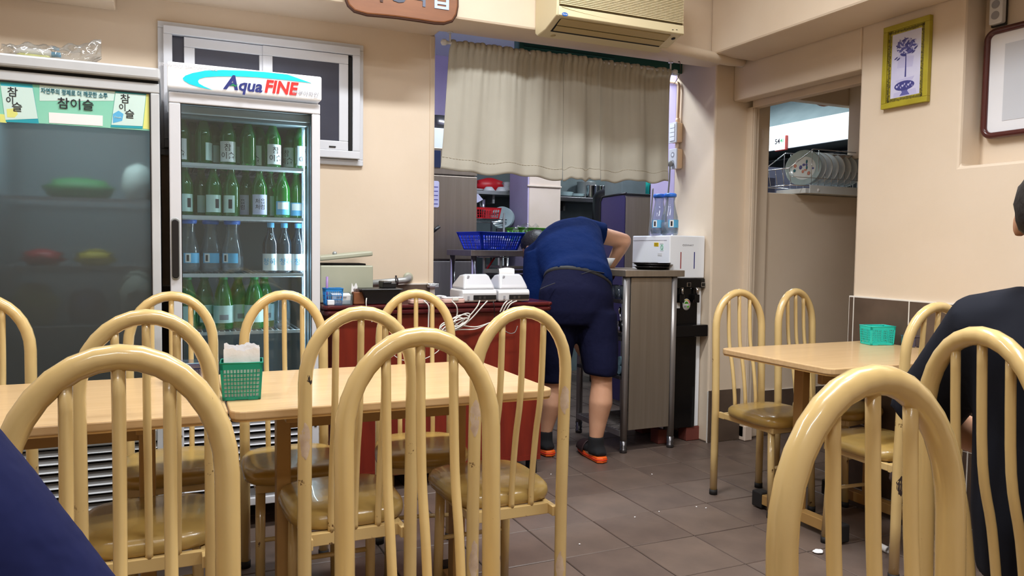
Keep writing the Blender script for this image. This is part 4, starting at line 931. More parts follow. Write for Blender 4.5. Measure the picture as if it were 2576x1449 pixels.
q = at(1707, 766, Y=DY0+.010); link('paper_sticker', MB().box(q.x-.012, q.x+.010, DY0+.0095, DY0+.011, q.z-.022, q.z+.022), 'paper', wdp)
link('printed_line', MB().box(q.x-.012, q.x+.008, DY0+.009, DY0+.010, q.z+.010, q.z+.019), 'orange', wdp)
for k, x in enumerate((DX0+.02, DX1-.03)): solo('brick_block', MB().box(x-.055, x+.055, DY0+.02, DY0+.10, 0, .084), 'brick', 'red brick under the water dispenser, %s' % ('by the cart leg' if k == 0 else 'beside the pillar skirting'), 'brick', 'bricks under the water dispenser', bevel=.004)
solo('brick_block', MB().box(DX0+.02, DX1-.02, DY1-.12, DY1-.04, 0, .084), 'brick', 'red brick under the rear of the water dispenser', 'brick', 'bricks under the water dispenser', bevel=.004)
for k, (px, yy, s, rz) in enumerate(((1684, 3.72, 1.08, R(-2)), (1657, 3.80, 1.08, R(-40)))):
    c = copy_tree(P6, (at(px, 590, Y=yy).x, yy, DT+.001), rz, 'water carafe with blue lid on the dispenser, %s' % ('the front one' if k == 0 else 'the one behind'), 'water carafes by the dispenser', sc=(s, s, s))
# ---------------------------------------------------------------- kitchen
KY = 4.86
fx0, fx1 = 1.52, at(1200, 500, Y=KY).x
kf = thing('kitchen_fridge', 'tall stainless steel kitchen fridge behind the steel table', 'fridge', ((fx0+fx1)/2, 5.2, 0))
zs1 = at(1150, 441, Y=KY).z; zs2 = at(1150, 655, Y=KY).z; zp1 = at(1105, 372, Y=KY).z
link('body', MB().box(fx0, fx1, KY+.03, 5.55, .06, zp1), 'steel', kf, bevel=.004)
link('upper_door', MB().box(fx0, fx1, KY, KY+.028, zs2+.006, zs1-.006), 'steel2', kf, bevel=.004)
link('lower_door', MB().box(fx0, fx1, KY, KY+.028, .16, zs2-.006), 'steel', kf, bevel=.004)
cpn = link('control_panel', MB().box(fx0, fx1, KY, KY+.028, zs1+.002, zp1), 'steel2', kf, bevel=.003)
q0, q1 = at(1090, 378, Y=KY), at(1108, 422, Y=KY)
link('display', MB().box(q0.x-.12, q1.x, KY-.004, KY, q1.z, q0.z), 'dispscreen', cpn)
q0, q1 = at(1094, 455, Y=KY), at(1104, 522, Y=KY)
nt_ = link('notice_sheet', MB().prism(rrect(q0.x-.06, q1.x, q1.z, q0.z, .012), KY-.003, KY, 'Y'), 'print', kf)
for k in range(5): link('printed_line', MB().box(q0.x-.05, q1.x-.008, KY-.0036, KY-.003, q1.z+.02+.028*k, q1.z+.026+.028*k), 'pblue', nt_)
h0 = at(1098, 577, Y=KY-.03)
link('door_handle', MB().tube([(h0.x-.05, KY-.03, h0.z-.035), (h0.x+.02, KY-.03, h0.z+.02)], .012, 8).box(h0.x-.05, h0.x-.03, KY-.03, KY, h0.z-.03, h0.z-.01), 'black', kf)
for x in (fx0+.05, fx1-.05):
    for y in (KY+.06, 5.5): link('foot', MB().tube([(x, y, 0), (x, y, .062)], .02, 8), 'black', kf)
q = at(1105, 340, Y=5.0); solo('storage_box', MB().box(q.x-.16, q.x+.22, 4.92, 5.3, zp1+.001, at(1105, 322, Y=4.92).z), 'kwhite', 'white box on top of the kitchen fridge', 'box', bevel=.006)
q = at(1105, 300, Y=5.05)
pot = thing('stock_pot', 'dark pot standing on the white box above the kitchen fridge', 'pot', (q.x, 5.10, at(1105, 322, Y=4.92).z+.001))
link('body', MB().lathe([(0, 0), (.10, 0), (.105, .01), (.105, .10), (.10, .10), (.10, .008), (0, .008)], 22), 'steeldark', pot, world=False)
# steel worktable
TX0, TX1, TY0, TY1 = at(1185, 640, Y=4.28).x, 2.10, 4.28, 4.72
TT = at(1185, 629, Y=TY0).z
kt = thing('steel_table', 'stainless steel kitchen worktable carrying the blue basket', 'table', ((TX0+TX1)/2, 4.5, 0))
link('top', MB().box(TX0, TX1, TY0, TY1, TT-.036, TT), 'steel', kt, bevel=.003)
for x in (TX0+.03, TX1-.03):
    for y in (TY0+.03, TY1-.03): link('leg', MB().tube([(x, y, 0), (x, y, TT-.036)], .017, 12), 'chrome', kt)
link('lower_shelf', MB().box(TX0+.02, TX1-.02, TY0+.03, TY1-.03, .50, .52), 'steel', kt, bevel=.002)
link('side_bracket', MB().box(TX0+.10, TX0+.11, TY0+.05, TY0+.06, .52, TT-.04).box(TX0+.21, TX0+.225, TY0+.05, TY0+.06, .52, TT-.04).box(TX0+.10, TX0+.22, TY0+.045, TY0+.05, at(1260, 682, Y=TY0).z-.012, at(1260, 682, Y=TY0).z+.012), 'alu', kt)
wr_ = MB(); zz = at(1230, 647, Y=TY0+.08).z
for k in range(9): wr_.tube([(TX0+.08+.02*k, TY0+.04, zz), (TX0+.09+.02*k, TY0+.30, zz+.012)], .002, 5)
wr_.tube([(TX0+.06, TY0+.04, zz), (TX0+.26, TY0+.04, zz)], .003, 5)
link('wire_rack', wr_, 'chrome', kt)
a_, b_ = at(1224, 678, Y=TY0+.12), at(1247, 644, Y=TY0+.12)
solo('brush_handle', MB().tube([a_, b_], .006, 8), 'red', 'red handle leaning under the steel table', 'handle')
zt1 = at(1285, 676, Y=TY0+.10).z
for k in range(3):
    solo('baking_tray', MB().box(TX0+.27, TX1+.05, TY0+.06, TY0+.40, zt1-.026*k, zt1-.026*k+.004).box(TX0+.26, TX1+.06, TY0+.05, TY0+.06, zt1-.026*k+.002, zt1-.026*k+.018).box(TX0+.26, TX0+.27, TY0+.06, TY0+.40, zt1-.026*k+.002, zt1-.026*k+.018), 'steeldark' if k else 'steel', 'flat steel tray, %s from the top under the worktable' % ORD[k], 'tray', 'flat trays under the steel table', bevel=.002)
dc = thing('drawer_cabinet', 'dark under-table cabinet right of the white bracket', 'cabinet', (TX0+.36, TY0+.25, .52))
link('body', MB().box(TX0+.25, TX1-.07, TY0+.07, TY0+.36, .521, zt1-.056), 'black', dc, bevel=.003)
link('handle', MB().box(TX0+.29, TX0+.35, TY0+.066, TY0+.07, zt1-.085, zt1-.08), 'alu', dc)
# blue basket
q0, q1 = at(1200, 636, Y=TY0+.06), at(1308, 638, Y=TY0+.06); hb = at(1250, 585, Y=TY0+.05).z-TT
bb_ = basket('vegetable_basket', 'big blue slotted plastic basket on the kitchen steel table', (q0.x+q1.x)/2-.01, TY0+.17, TT+.001, q1.x-q0.x-.03, .22, hb, 'blue', .16, 16, 5, .035)
for k, (dx, dy, r) in enumerate(((-.05, 0, .07), (.06, .02, .075), (.0, -.05, .06))):
    solo('mixing_bowl', MB().lathe([(0, 0), (r*.5, 0), (r, .055), (r*.97, .056), (r*.48, .006), (0, .006)], 20, ((q0.x+q1.x)/2+dx, TY0+.17+dy, TT+.006+.012*k)), 'melamine', 'white bowl inside the blue basket, %s' % ('left one', 'right one', 'front one')[k], 'bowl', 'bowls in the blue basket')
# green basket with bag behind, on its own stand
q = at(1352, 585, Y=4.95); q2 = at(1365, 584, Y=4.95)
st = thing('steel_stand', 'low steel stand behind the bending man carrying the green basket', 'stand', (2.35, 4.98, 0))
link('top', MB().box(2.08, 2.60, 4.86, 5.20, q2.z-.10, q2.z-.075), 'steel', st, bevel=.003)
for x in (2.11, 2.57):
    for y in (4.89, 5.17): link('leg', MB().tube([(x, y, 0), (x, y, q2.z-.10)], .015, 8), 'steel', st)
basket('green_basket', 'bright green slotted basket beside the pale pillar in the kitchen', q.x, 4.99, q2.z-.074, .30, .18, .10, 'lime', 0, 14, 3, .03)
b = MB().grid(lambda u, v: (q.x-.20+.17*u+.02*sin(9*v), 4.90-.03*sin(3*u)+.01*sin(17*u+5*v), q2.z-.06+.11*v+.012*sin(13*u+3*v)), 14, 10)
solo('plastic_bag', b, 'bag', 'clear plastic bag hanging over the green basket', 'bag')
# shelves on the back wall, left of the pillar
SY = 5.95
zl = at(1240, 480, Y=SY-.02).z
sh = thing('wall_shelf', 'steel wall shelf with white dishes left of the kitchen pillar', 'shelf', (2.4, 6.07, zl))
link('board', MB().box(2.1, 2.90, SY, 6.195, zl-.03, zl), 'alu', sh, bevel=.003)
for x in (2.2, 2.52): link('bracket', MB().box(x, x+.02, SY+.06, 6.195, zl-.10, zl-.03), 'alu', sh)
def dish_stack(px, n, r, z, y, lab, grp, m='melamine', hh=.012):
    x = at(px, 470, Y=y).x
    for k in range(n): solo('dish', MB().lathe([(0, 0), (r*.55, 0), (r, hh*1.8), (r*.98, hh*1.9), (r*.5, hh*.4), (0, hh*.4)] if hh < .02 else [(0, hh), (r*.45, hh), (r, 0), (r*1.03, .002), (r*.5, hh*1.05), (0, hh*1.05)], 18, (x, y, z+.001+hh*k)), m, lab % ORD[k], 'dish', grp)
dish_stack(1230, 1, .055, zl, SY+.06, '%s upturned white bowl on the left kitchen shelf', 'upturned white bowls', hh=.035)
dish_stack(1261, 1, .055, zl, SY+.06, '%s upturned white bowl beside the dish stack on kitchen shelf', 'upturned white bowls', hh=.038)
dish_stack(1277, 6, .04, zl, SY+.05, 'white dish, %s from the bottom of the stack by the pillar', 'stacked white dishes')
q = at(1228, 464, Y=SY+.13)
solo('red_bag', lump(q.x+.02, SY+.14, zl+.055, .13, .06, .068, 3, 18, 10), 'red', 'crumpled red plastic bag on the left kitchen shelf', 'bag')
q = at(1203, 466, Y=SY+.05); solo('round_plate', MB().lathe([(0, 0), (.05, 0), (.07, .012), (.066, .013), (0, .004)], 22, (q.x-.02, SY+.06, zl+.001)), 'melamine', 'white plate at the left end of kitchen shelf', 'dish')
q0, q1, q2_ = at(1202, 488, Y=5.7), at(1214, 502, Y=5.7), at(1202, 509, Y=5.7)
solo('hanging_cloth', MB().prism([(q0.x-.06, q0.z), (q0.x, q0.z), (q1.x, q1.z), (q2_.x, q2_.z), (q2_.x-.06, q2_.z-.02)], 5.69, 5.695), 'print', 'pale blue cloth corner hanging beside kitchen fridge', 'cloth')
# wire rack with red basket and steel plates
RZ = at(1225, 551, Y=5.72).z
rk = thing('wire_rack', 'dark wire rack behind the kitchen fridge holding the red basket', 'rack', (2.36, 5.78, 0))
b = MB()
for k in range(12): b.tube([(2.10+.034*k, 5.66, RZ), (2.10+.034*k, 5.92, RZ)], .0025, 5)
b.tube([(2.08, 5.66, RZ-.004), (2.50, 5.66, RZ-.004)], .004, 6).tube([(2.08, 5.66, RZ-.03), (2.50, 5.66, RZ-.03)], .003, 6)
link('wire_shelf', b, 'steeldark', rk)
for x in (2.09, 2.475):
    for y in (5.66, 5.92): link('post', MB().tube([(x, y, 0), (x, y, RZ+.05)], .009, 8), 'alu', rk)
link('lower_board', MB().box(2.08, 2.56, 5.66, 5.92, RZ-.30, RZ-.285), 'steeldark', rk)
q = at(1222, 528, Y=5.75)
basket('red_basket', 'red plastic basket on the dark wire rack in kitchen', q.x-.005, 5.77, RZ+.004, .20, .15, .085, 'red', 0, 10, 3, .014)
for k, px in enumerate((1207, 1215)): solo('steel_cup', MB().lathe([(0, 0), (.017, 0), (.017, .15), (.015, .15), (.015, .006), (0, .006)], 14, (at(px, 530, Y=5.77).x, 5.77, RZ+.009)), 'black' if k == 0 else 'chrome', ('black bottle' if k == 0 else 'shiny steel cup')+' standing in the red basket', 'cup')
q = at(1263, 548, Y=5.70)
for k in range(3):
    o = link('steel_plate', MB().lathe([(0, 0), (.062, .004), (.088, .018), (.090, .018), (.064, 0), (0, -.004)], 28), 'plate2'); o.location = (q.x+.03*k, 5.70+.05*k, q.z); o.rotation_euler = (R(78), 0, R(-28))
    tag(o, ['grey steel plate standing upright in front by the purple pillar', 'grey plate behind the front one by the purple pillar', 'rearmost grey plate by the purple pillar'][k], 'plate', 'upright plates on the wire rack')
ps = thing('plate_stand', 'small stand under the upright grey plates', 'stand', (q.x, 5.78, RZ-.284)); link('base', MB().box(-.06, .10, -.10, .10, 0, .012).box(-.06, .10, -.12, -.10, 0, q.z-.088-RZ+.284), 'steeldark', ps, world=False)
for k in range(5): solo('takeout_box', MB().box(2.21, 2.42, 5.66, 5.80, RZ-.284+.021*k, RZ-.266+.021*k), 'melamine', 'white takeout box, %s from the bottom in stack behind the blue basket' % ORD[k], 'box', 'stacked white boxes', bevel=.004)
# shelf right of the pillar
zr = at(1470, 497, Y=SY).z
sr = thing('wall_shelf', 'dark wall shelf with pots right of the kitchen pillar', 'shelf', (3.6, 6.07, zr))
link('board', MB().box(2.915, 4.3, SY, 6.195, zr-.04, zr), 'steeldark', sr, bevel=.003)
for x in (3.2, 3.9): link('bracket', MB().box(x, x+.02, SY+.06, 6.195, zr-.12, zr-.04), 'steeldark', sr)
dish_stack(1420, 3, .085, zr, SY+.11, 'grey dish, %s from the bottom at left of the pot shelf', 'grey dishes on the pot shelf', 'plate2')
dish_stack(1448, 2, .085, zr, SY+.11, 'grey dish, %s from the bottom beside the steamer', 'grey dishes on the pot shelf', 'plate2')
def pot_(px, r, h, y, lab, m, hd):
    t = thing('pot', lab, 'pot', (at(px, 480, Y=y).x, y, zr+.001))
    link('body', MB().lathe([(0, .002), (r*.95, .002), (r, .01), (r, h), (r*1.04, h+.004), (r*.97, h), (r*.96, .01), (0, .008)], 24), m, t, world=False)
    if hd: link('handle', MB().tube(spline([(r*cos(.6), r*sin(.6), h*.7), ((r+.04)*cos(.6), (r+.04)*sin(.6), h*.7), ((r+.04)*cos(.6), (r+.04)*sin(.6), h*.4), (r*cos(.6), r*sin(.6), h*.35)], 4), .004, 6), m, t, world=False)
pot_(1475, .085, .145, SY+.14, 'tall pale grey steamer pot on the kitchen pot shelf', 'alu', False)
pot_(1490, .062, .11, SY+.06, 'shiny steel saucepan in front of the steamer pot', 'chrome', True)
pot_(1512, .045, .11, SY+.05, 'small shiny steel jug right of the saucepan', 'chrome', True)
hd_ = thing('stock_pot', 'rounded black shape above the steel cabinet edge', 'pot', (at(1533, 488, Y=5.6).x, 5.6, 0))  # rounded black shape, taken for a head of hair, built as a lidded pot
zb_ = at(1533, 500, Y=5.6).z
link('body', MB().lathe([(0, 0), (.14, 0), (.14, zb_), (0, zb_)], 24), 'black', hd_, world=False)
link('lid', MB().ball((0, 0, zb_), .14, .14, .09, 24, 10), 'black', hd_, world=False)
# big steel cabinet right
BY = 4.62; bx_0 = at(1575, 550, Y=BY).x
bz = at(1575, 487, Y=BY).z; yb2 = at(1512, 550, X=bx_0).y
sc_ = thing('steel_cabinet', 'tall steel cabinet with dark side panel behind water dispenser', 'cabinet', (bx_0+.2, (BY+yb2)/2, 0))
link('body', MB().box(bx_0+.001, bx_0+.60, BY+.012, yb2, 0, bz), 'steel', sc_, bevel=.004)
link('door', MB().box(bx_0, bx_0+.60, BY, BY+.011, .05, bz-.02), 'steel2', sc_, bevel=.002)
link('side_panel', MB().prism(rrect(BY+.012, yb2-.006, .04, bz-.008, .03), bx_0-.006, bx_0+.001, 'X'), mat('violet_dark_panel', (70, 62, 110), .35, .3), sc_)
link('side_edge', MB().tube([(bx_0-.004, yb2, .04), (bx_0-.004, yb2, bz-.04), (bx_0-.004, yb2-.03, bz-.006), (bx_0-.004, BY, bz+.002)], .008, 8), 'black', sc_)
link('top_edge', MB().box(bx_0-.004, bx_0+.6, BY-.004, BY+.012, bz-.012, bz+.004), 'black', sc_, bevel=.003)
q0, q1 = at(1557, 470, Y=4.8), at(1617, 470, Y=4.8)
solo('steel_box', MB().box(q0.x, q1.x, 4.76, 5.0, bz+.001, at(1590, 425, Y=4.8).z), 'ktile', 'grey-green steel box standing on the tall steel cabinet', 'box', bevel=.004)
solo('post', MB().box(at(1541, 470, Y=5.3).x, at(1549, 470, Y=5.3).x, 5.29, 5.32, 0, 2.1), 'alu', 'grey steel upright behind the tall steel cabinet', 'post')
q0, q1 = at(1621, 470, Y=4.8), at(1650, 470, Y=4.8)
solo('turquoise_board', MB().box(q0.x, q1.x, 4.84, 4.87, bz+.001, at(1630, 430, Y=4.8).z), 'teal2', 'turquoise plastic board on the tall steel cabinet', 'board', bevel=.004)
for k in range(2):
    z0 = bz+.008; x = q0.x+.045+.03*k
    solo('wire_hook', MB().tube(spline([(x, 4.79, z0), (x, 4.79, z0+.07-.02*k), (x+.02, 4.79, z0+.09-.02*k), (x+.10, 4.79, z0+.092-.02*k)], 4), .005, 6), 'black', 'bent black wire handle on the steel cabinet, %s' % ('outer one' if k == 0 else 'inner one'), 'handle', 'wire handles on the steel cabinet')
solo('dark_case', MB().box(q1.x+.012, q1.x+.20, 4.74, 4.95, bz+.001, bz+.17), mat('dark_purple_case', (52, 36, 56), .5), 'dark purple case at the right end of steel cabinet top', 'box', bevel=.004)
# range hood and timer seen through the hatch
HX = 4.5; hz_1 = at(1912, 324, X=HX).z; hz_0 = at(1912, 384, X=HX).z
rh = thing('range_hood', 'long white steel hood seen through the serving hatch', 'range hood', (4.7, 4.9, hz_0))
link('front_panel', MB().box(HX, HX+.02, 3.75, 6.0, hz_0, hz_1), 'kwhite', rh, bevel=.003)
link('canopy', MB().add([(HX+.02, 3.75, hz_1), (HX+.02, 6.0, hz_1), (5.09, 6.0, 2.6), (5.09, 3.75, 2.6), (HX+.02, 3.75, hz_0), (HX+.02, 6.0, hz_0), (5.09, 6.0, hz_0+.02), (5.09, 3.75, hz_0+.02)], [(0, 1, 2, 3), (7, 6, 5, 4), (0, 3, 7, 4), (1, 5, 6, 2)]), 'ktile', rh)
q = at(1963, 360, X=HX-.02)
tm_ = thing('kitchen_timer', 'small red-edged timer showing 5441 on the white hood', 'timer', (HX-.012, q.y, q.z))
link('case', MB().box(-.012, .012, -.066, .056, -.062, .056), 'timer', tm_, bevel=.005, world=False)
link('face', MB().box(-.014, -.011, -.056, .056, -.055, .052), 'paper', tm_, bevel=.002, world=False)
RL = Matrix(((0, 0, -1), (-1, 0, 0), (0, 1, 0)))
text('lettering', '54', .056, 'ink', tm_, (-.0148, .026, .014), rot=RL, bold=.001, world=False); text('lettering', '41', .040, 'greenink', tm_, (-.0148, -.026, .016), rot=RL, bold=.0008, world=False)
solo('dark_wall_cabinet', MB().box(4.85, 5.09, 3.8, 6.0, 1.25, hz_0-.03), mat('dark_green_black', (34, 40, 38), .6), 'dark recess back under the white hood', 'cabinet')
q = at(1945, 470, Y=4.4); solo('steel_counter_back', MB().box(q.x-.25, 4.6, 4.35, 4.40, 0, at(1940, 420, Y=4.35).z), mat('blue_grey_panel', (122, 130, 162), .4), 'blue-grey steel panel behind the serving hatch', 'panel')
q = at(1932, 460, Y=4.30); solo('dark_container', MB().box(q.x-.03, q.x+.05, 4.28, 4.33, 0, at(1932, 446, Y=4.3).z), mat('dark_blue_box', (64, 68, 96), .5), 'dark blue container in front of the blue-grey hatch panel', 'container', bevel=.004)
# pipe elbow in the hatch's upper corner
a_, b_ = at(2040, 250, Y=4.0), at(2135, 240, Y=3.95)
solo('brown_pipe', MB().tube(spline([(a_.x, 4.0, a_.z+.02), (a_.x+.12, 4.0, a_.z-.02), (b_.x-.05, 3.97, b_.z-.01), (b_.x+.05, 3.95, b_.z+.01)], 5), .02, 10).tube([(a_.x+.17, 3.98, a_.z-.02), (a_.x+.17, 3.98, 2.72)], .018, 8), 'woodcup', 'brown pipes under the kitchen ceiling in hatch corner', 'pipe')
solo('door_closer', MB().box(hx0-.012, hx0+.006, 3.578, 3.598, at(1912, 352, Y=3.59).z, at(1912, 325, Y=3.59).z), 'kcream', 'small cream latch block on the left edge of hatch', 'latch', bevel=.003)
# dish rack with plates on the hatch ledge
RX0, RX1, RY0, RY1 = at(1990, 470, Y=3.53).x, 4.10, 3.53, 3.76
dz0 = hz0+.001
dr_ = thing('dish_rack', 'wire dish rack with pale tray on the hatch ledge', 'dish rack', ((RX0+RX1)/2, 3.64, dz0))
b = MB(); xt = at(2040, 490, Y=3.5).x
link('drip_tray', MB().box(RX0+.10, RX1, RY0-.015, RY1, dz0, dz0+.03).box(xt, RX1, RY0-.02, RY0-.014, dz0-.0, dz0+.05), 'plate', dr_, bevel=.006)
zr0 = dz0+.045; zr1 = dz0+.27
b = MB()
for y in (RY0, RY1): b.tube([(RX0, y, zr0), (RX1, y, zr0)], .003, 6).tube([(RX0-.02, y, zr0+.10), (RX0+.17, y, zr1), (RX1, y, zr1)], .003, 6)
b.tube([(RX0, RY0, zr0), (RX0, RY1, zr0)], .003, 6).tube([(RX0-.02, RY0, zr0+.10), (RX0-.02, RY1, zr0+.10)], .003, 6)
for k in range(5): y = RY0+(RY1-RY0)*k/4; b.tube([(RX0, y, zr0), (RX0-.02, y, zr0+.10)], .002, 5)
for k in range(12): x = RX0+.16+.055*k; b.tube([(x, RY0, zr0), (x, RY0, zr1 if k in (0, 1) else zr0+.10)], .0022, 5).tube([(x, RY1, zr0), (x, RY1, zr1)], .0022, 5)
b.tube([(RX0+.0, RY0, zr0+.05), (RX1, RY0, zr0+.05)], .002, 5)
link('wire_frame', b, 'chrome', dr_)
link('end_ball', MB().ball((RX0+.20, RY0-.012, dz0+.02), .013), 'paper', dr_)
zc_ = zr0+.125
for k in range(8):
    x = at(2022, 440, Y=3.62).x+.052*k; r = .104 if k else .112
    t = thing('plate', ['flower-printed pale plate at the left front of the dish rack', ''][0] if k == 0 else 'white plate, %s from the left in the dish rack' % ORD[k], 'plate', (x, 3.62, zr0+.118), 'plates in the dish rack')
    o = link('dish', MB().lathe([(0, .002), (r*.62, .002), (r*.94, .016), (r, .018), (r*1.0, .014), (r*.64, -.003), (0, -.003)], 30), 'plate2' if k == 0 else 'plate', t, world=False)
    rm = Matrix.Rotation(R(26), 4, 'Z') @ Matrix.Rotation(R(8), 4, 'Y') @ Matrix.Rotation(R(-90), 4, 'Y')
    o.data.transform(rm)
    if k == 0:
        o = link('plate_centre', MB().lathe([(0, .0032), (r*.70, .0032), (r*.74, .004)], 28), 'plate', t, world=False); o.data.transform(rm)
        rnd = random.Random(5)
        for j in range(11):
            a = rnd.uniform(0, 6.28); d = rnd.uniform(.01, .06); o = link('printed_flower', MB().ball((d*cos(a), d*sin(a), .0045), rnd.uniform(.006, .014), rnd.uniform(.005, .010), .001, 8, 4), ('coral', 'pblue', 'tealink')[j % 3], t, world=False); o.data.transform(rm)
o = solo('steel_bowl', MB().lathe([(0, 0), (.10, .01), (.15, .05), (.152, .05), (.10, .004), (0, -.004)], 28, (RX1-.18, 3.70, zr0+.16)), 'chrome', 'shiny steel bowl at the right end of the dish rack', 'bowl')
# ---------------------------------------------------------------- curtain, air conditioner, board, pipe, sockets
RY_ = 3.63
r0 = at(1133, 104, Y=RY_); r1 = at(1686, 184, Y=RY_); zrod = (r0.z+r1.z)/2
cu_ = thing('curtain', 'beige gathered half curtain hanging across the kitchen opening', 'curtain', ((r0.x+r1.x)/2, RY_, 1.5))
rod = link('rod', MB().tube([(r0.x-.014, RY_, zrod), (r1.x+.014, RY_, zrod)], .007, 10), 'pvc', cu_)
for x, s in ((r0.x-.014, -1), (r1.x+.014, 1)):
    link('finial', MB().tube([(x, RY_, zrod), (x+s*.008, RY_, zrod), (x+s*.012, RY_, zrod), (x+s*.028, RY_, zrod), (x+s*.036, RY_, zrod)], [.010, .010, .016, .015, .004], 12), 'pvc', rod)
    xb = x-s*.012; link('bracket', MB().tube([(xb, RY_, zrod), (xb, RY_, ZB-.003)], .005, 8).tube([(xb, RY_, ZB-.006), (xb, RY_, ZB)], .014, 10), 'pvc', rod)
def panel(p0, p1, q0, q1, yoff, ph, wid, seed):
    a0 = at(p0[0], p0[1], Y=RY_).x; a1 = at(p1[0], p1[1], Y=RY_).x
    b0 = at(q0[0], q0[1], Y=RY_); b1 = at(q1[0], q1[1], Y=RY_)
    def f(u, v):
        t = 1-v; zb = b0.z+(b1.z-b0.z)*u+.006*sin(11*u+seed)+.004*sin(23*u+seed*2); zt = zrod+.016+.003*sin(60*u*wid+seed)
        z = zb+(zt-zb)*v
        x = (a0+(a1-a0)*u)*v**.8+(b0.x+(b1.x-b0.x)*u)*(1-v**.8)
        s = u*wid
        env = .35+.65*t**.7
        y = (.011*sin(25*s+ph+.6*sin(7*s+seed))+.006*sin(43*s+ph*2.1+1.2*t)*(.5+.5*sin(9*s+seed)))*env+.006*sin(13*s-2*t+seed)
        pin = math.exp(-((v-.965)/.03)**2)
        y *= (1-.75*pin)
        y += .0075*sin(150*s+seed)*math.exp(-t*7)+.004*sin(97*s+2)*math.exp(-t*3)
        x += .004*sin(150*s+seed+1)*math.exp(-t*6)
        y += -.015*pin
        if v < .09: y -= .0022
        return (x, RY_+yoff+y-.006*t, z)
    o = link('curtain_panel', MB().grid(f, 150, 44), 'curtain', cu_)
    sd = o.modifiers.new('thickness', 'SOLIDIFY'); sd.thickness = .0022; sd.offset = 0
    st = MB()
    for k in range(40):
        u0, u1 = k/40+.004, k/40+.021; v = .092; A = Vector(f(u0, v)); B = Vector(f(u1, v)); d = Vector((0, -.0025, 0)); st.tube([A+d, B+d], .0011, 4)
    tag(link('stitching', st, 'curtainhem', o), kind='stuff')
panel((1133, 104), (1418, 144), (1108, 428), (1412, 452), 0, .4, .86, 1)
panel((1416, 144), (1508, 158), (1414, 452), (1504, 455), -.012, 2.0, .29, 5)
panel((1506, 158), (1686, 184), (1509, 456), (1682, 458), .008, 4.2, .56, 9)
# wall air conditioner
AX0, AX1 = 1.645, 2.355
ac = thing('air_conditioner', 'aged cream wall air conditioner above the curtain', 'air conditioner', ((AX0+AX1)/2, 3.3, 2.2))
prof = [(3.414, 2.175), (3.414, 2.52), (3.215, 2.52), (3.19, 2.50), (3.183, 2.30), (3.185, 2.205), (3.215, 2.197), (3.30, 2.168), (3.39, 2.160)]
link('casing', MB().prism(prof, AX0, AX1, 'X'), 'acbody', ac, bevel=.006, seg=3)
link('lower_front', MB().prism([(3.182, 2.198), (3.182, 2.248), (3.176, 2.246), (3.172, 2.205)], AX0+.004, AX1-.002, 'X'), 'acbody', ac, bevel=.004)
b = MB()
for k in range(32): z = 2.256+.0078*k; b.box(AX0+.012, AX1-.008, 3.172, 3.186, z, z+.0046)
tag(link('intake_slats', b, 'acbody', ac), kind='stuff')
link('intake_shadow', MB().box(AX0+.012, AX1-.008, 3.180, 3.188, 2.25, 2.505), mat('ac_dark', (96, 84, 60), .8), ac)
L0, L1 = AX0+.03, AX1-.06
link('outlet_slot', MB().prism([(3.208, 2.1975), (3.305, 2.1645), (3.305, 2.170), (3.21, 2.203)], L0, L1, 'X'), 'dark', ac)
link('outlet_flap', MB().prism([(3.200, 2.196), (3.245, 2.1795), (3.246, 2.183), (3.20, 2.200)], L0+.003, L1-.003, 'X'), 'acdark', ac, bevel=.001)
link('outlet_flap', MB().prism([(3.250, 2.177), (3.288, 2.165), (3.289, 2.168), (3.252, 2.181)], L0+.006, L1-.006, 'X'), 'acdark', ac, bevel=.001)
cv = [(AX0+.02+(AX1-AX0-.03)*t, 3.1745, 2.243-.037*(sin(min(1, t*1.15)*pi*.5)**.7)*(.86 if t > .5 else .86)+.010*max(0, t-.7)) for t in [k/14 for k in range(15)]]
link('panel_groove', MB().tube(cv, .0012, 5), 'acdark', ac)
q = at(1421, 36, Y=3.173)
lg = link('badge', MB().prism([(q.x+.016*cos(a), q.z+.0085*sin(a)) for a in [2*pi*k/24 for k in range(24)]], 3.1715, 3.176), mat('badge_blue', (20, 90, 170), .3), ac)
text('lettering', 'Carrier', .0085, 'paper', lg, (q.x, 3.1712, q.z), shear=.2)
for px in (1692, 1702): q = at(px, 75, Y=3.174); link('indicator_mark', MB().box(q.x-.004, q.x+.004, 3.171, 3.176, q.z-.001, q.z+.001), 'ink', ac)
link('sensor_eye', MB().ball((AX1-.028, 3.226, 2.192), .011, .011, .004, 14, 6, Matrix.Rotation(R(-20), 3, 'X')), 'black', ac)
q = at(1391, 82, Y=3.36); link('screw_recess', MB().ball((q.x, 3.36, 2.1625), .012, .02, .002, 12, 5), 'acdark', ac)
# pipe from the air conditioner into the wall
a_ = at(1700, 122, Y=3.34); b_ = at(1780, 141, Y=3.385); c_ = at(1866, 154, X=3.008)
pp = solo('insulated_pipe', MB().tube(spline([(a_.x-.10, 3.335, a_.z+.012), a_, b_, at(1830, 151, Y=3.43), c_], 8), .030, 14), mat('pipe_wrap', (216, 200, 178), .55, bump=.5, bscale=30), 'thick cream-wrapped pipe from the air conditioner into the wall', 'pipe')
link('wall_collar', MB().tube([(c_.x-.02, c_.y, c_.z), (c_.x+.004, c_.y+.002, c_.z)], .034, 14), 'wgrout', pp)
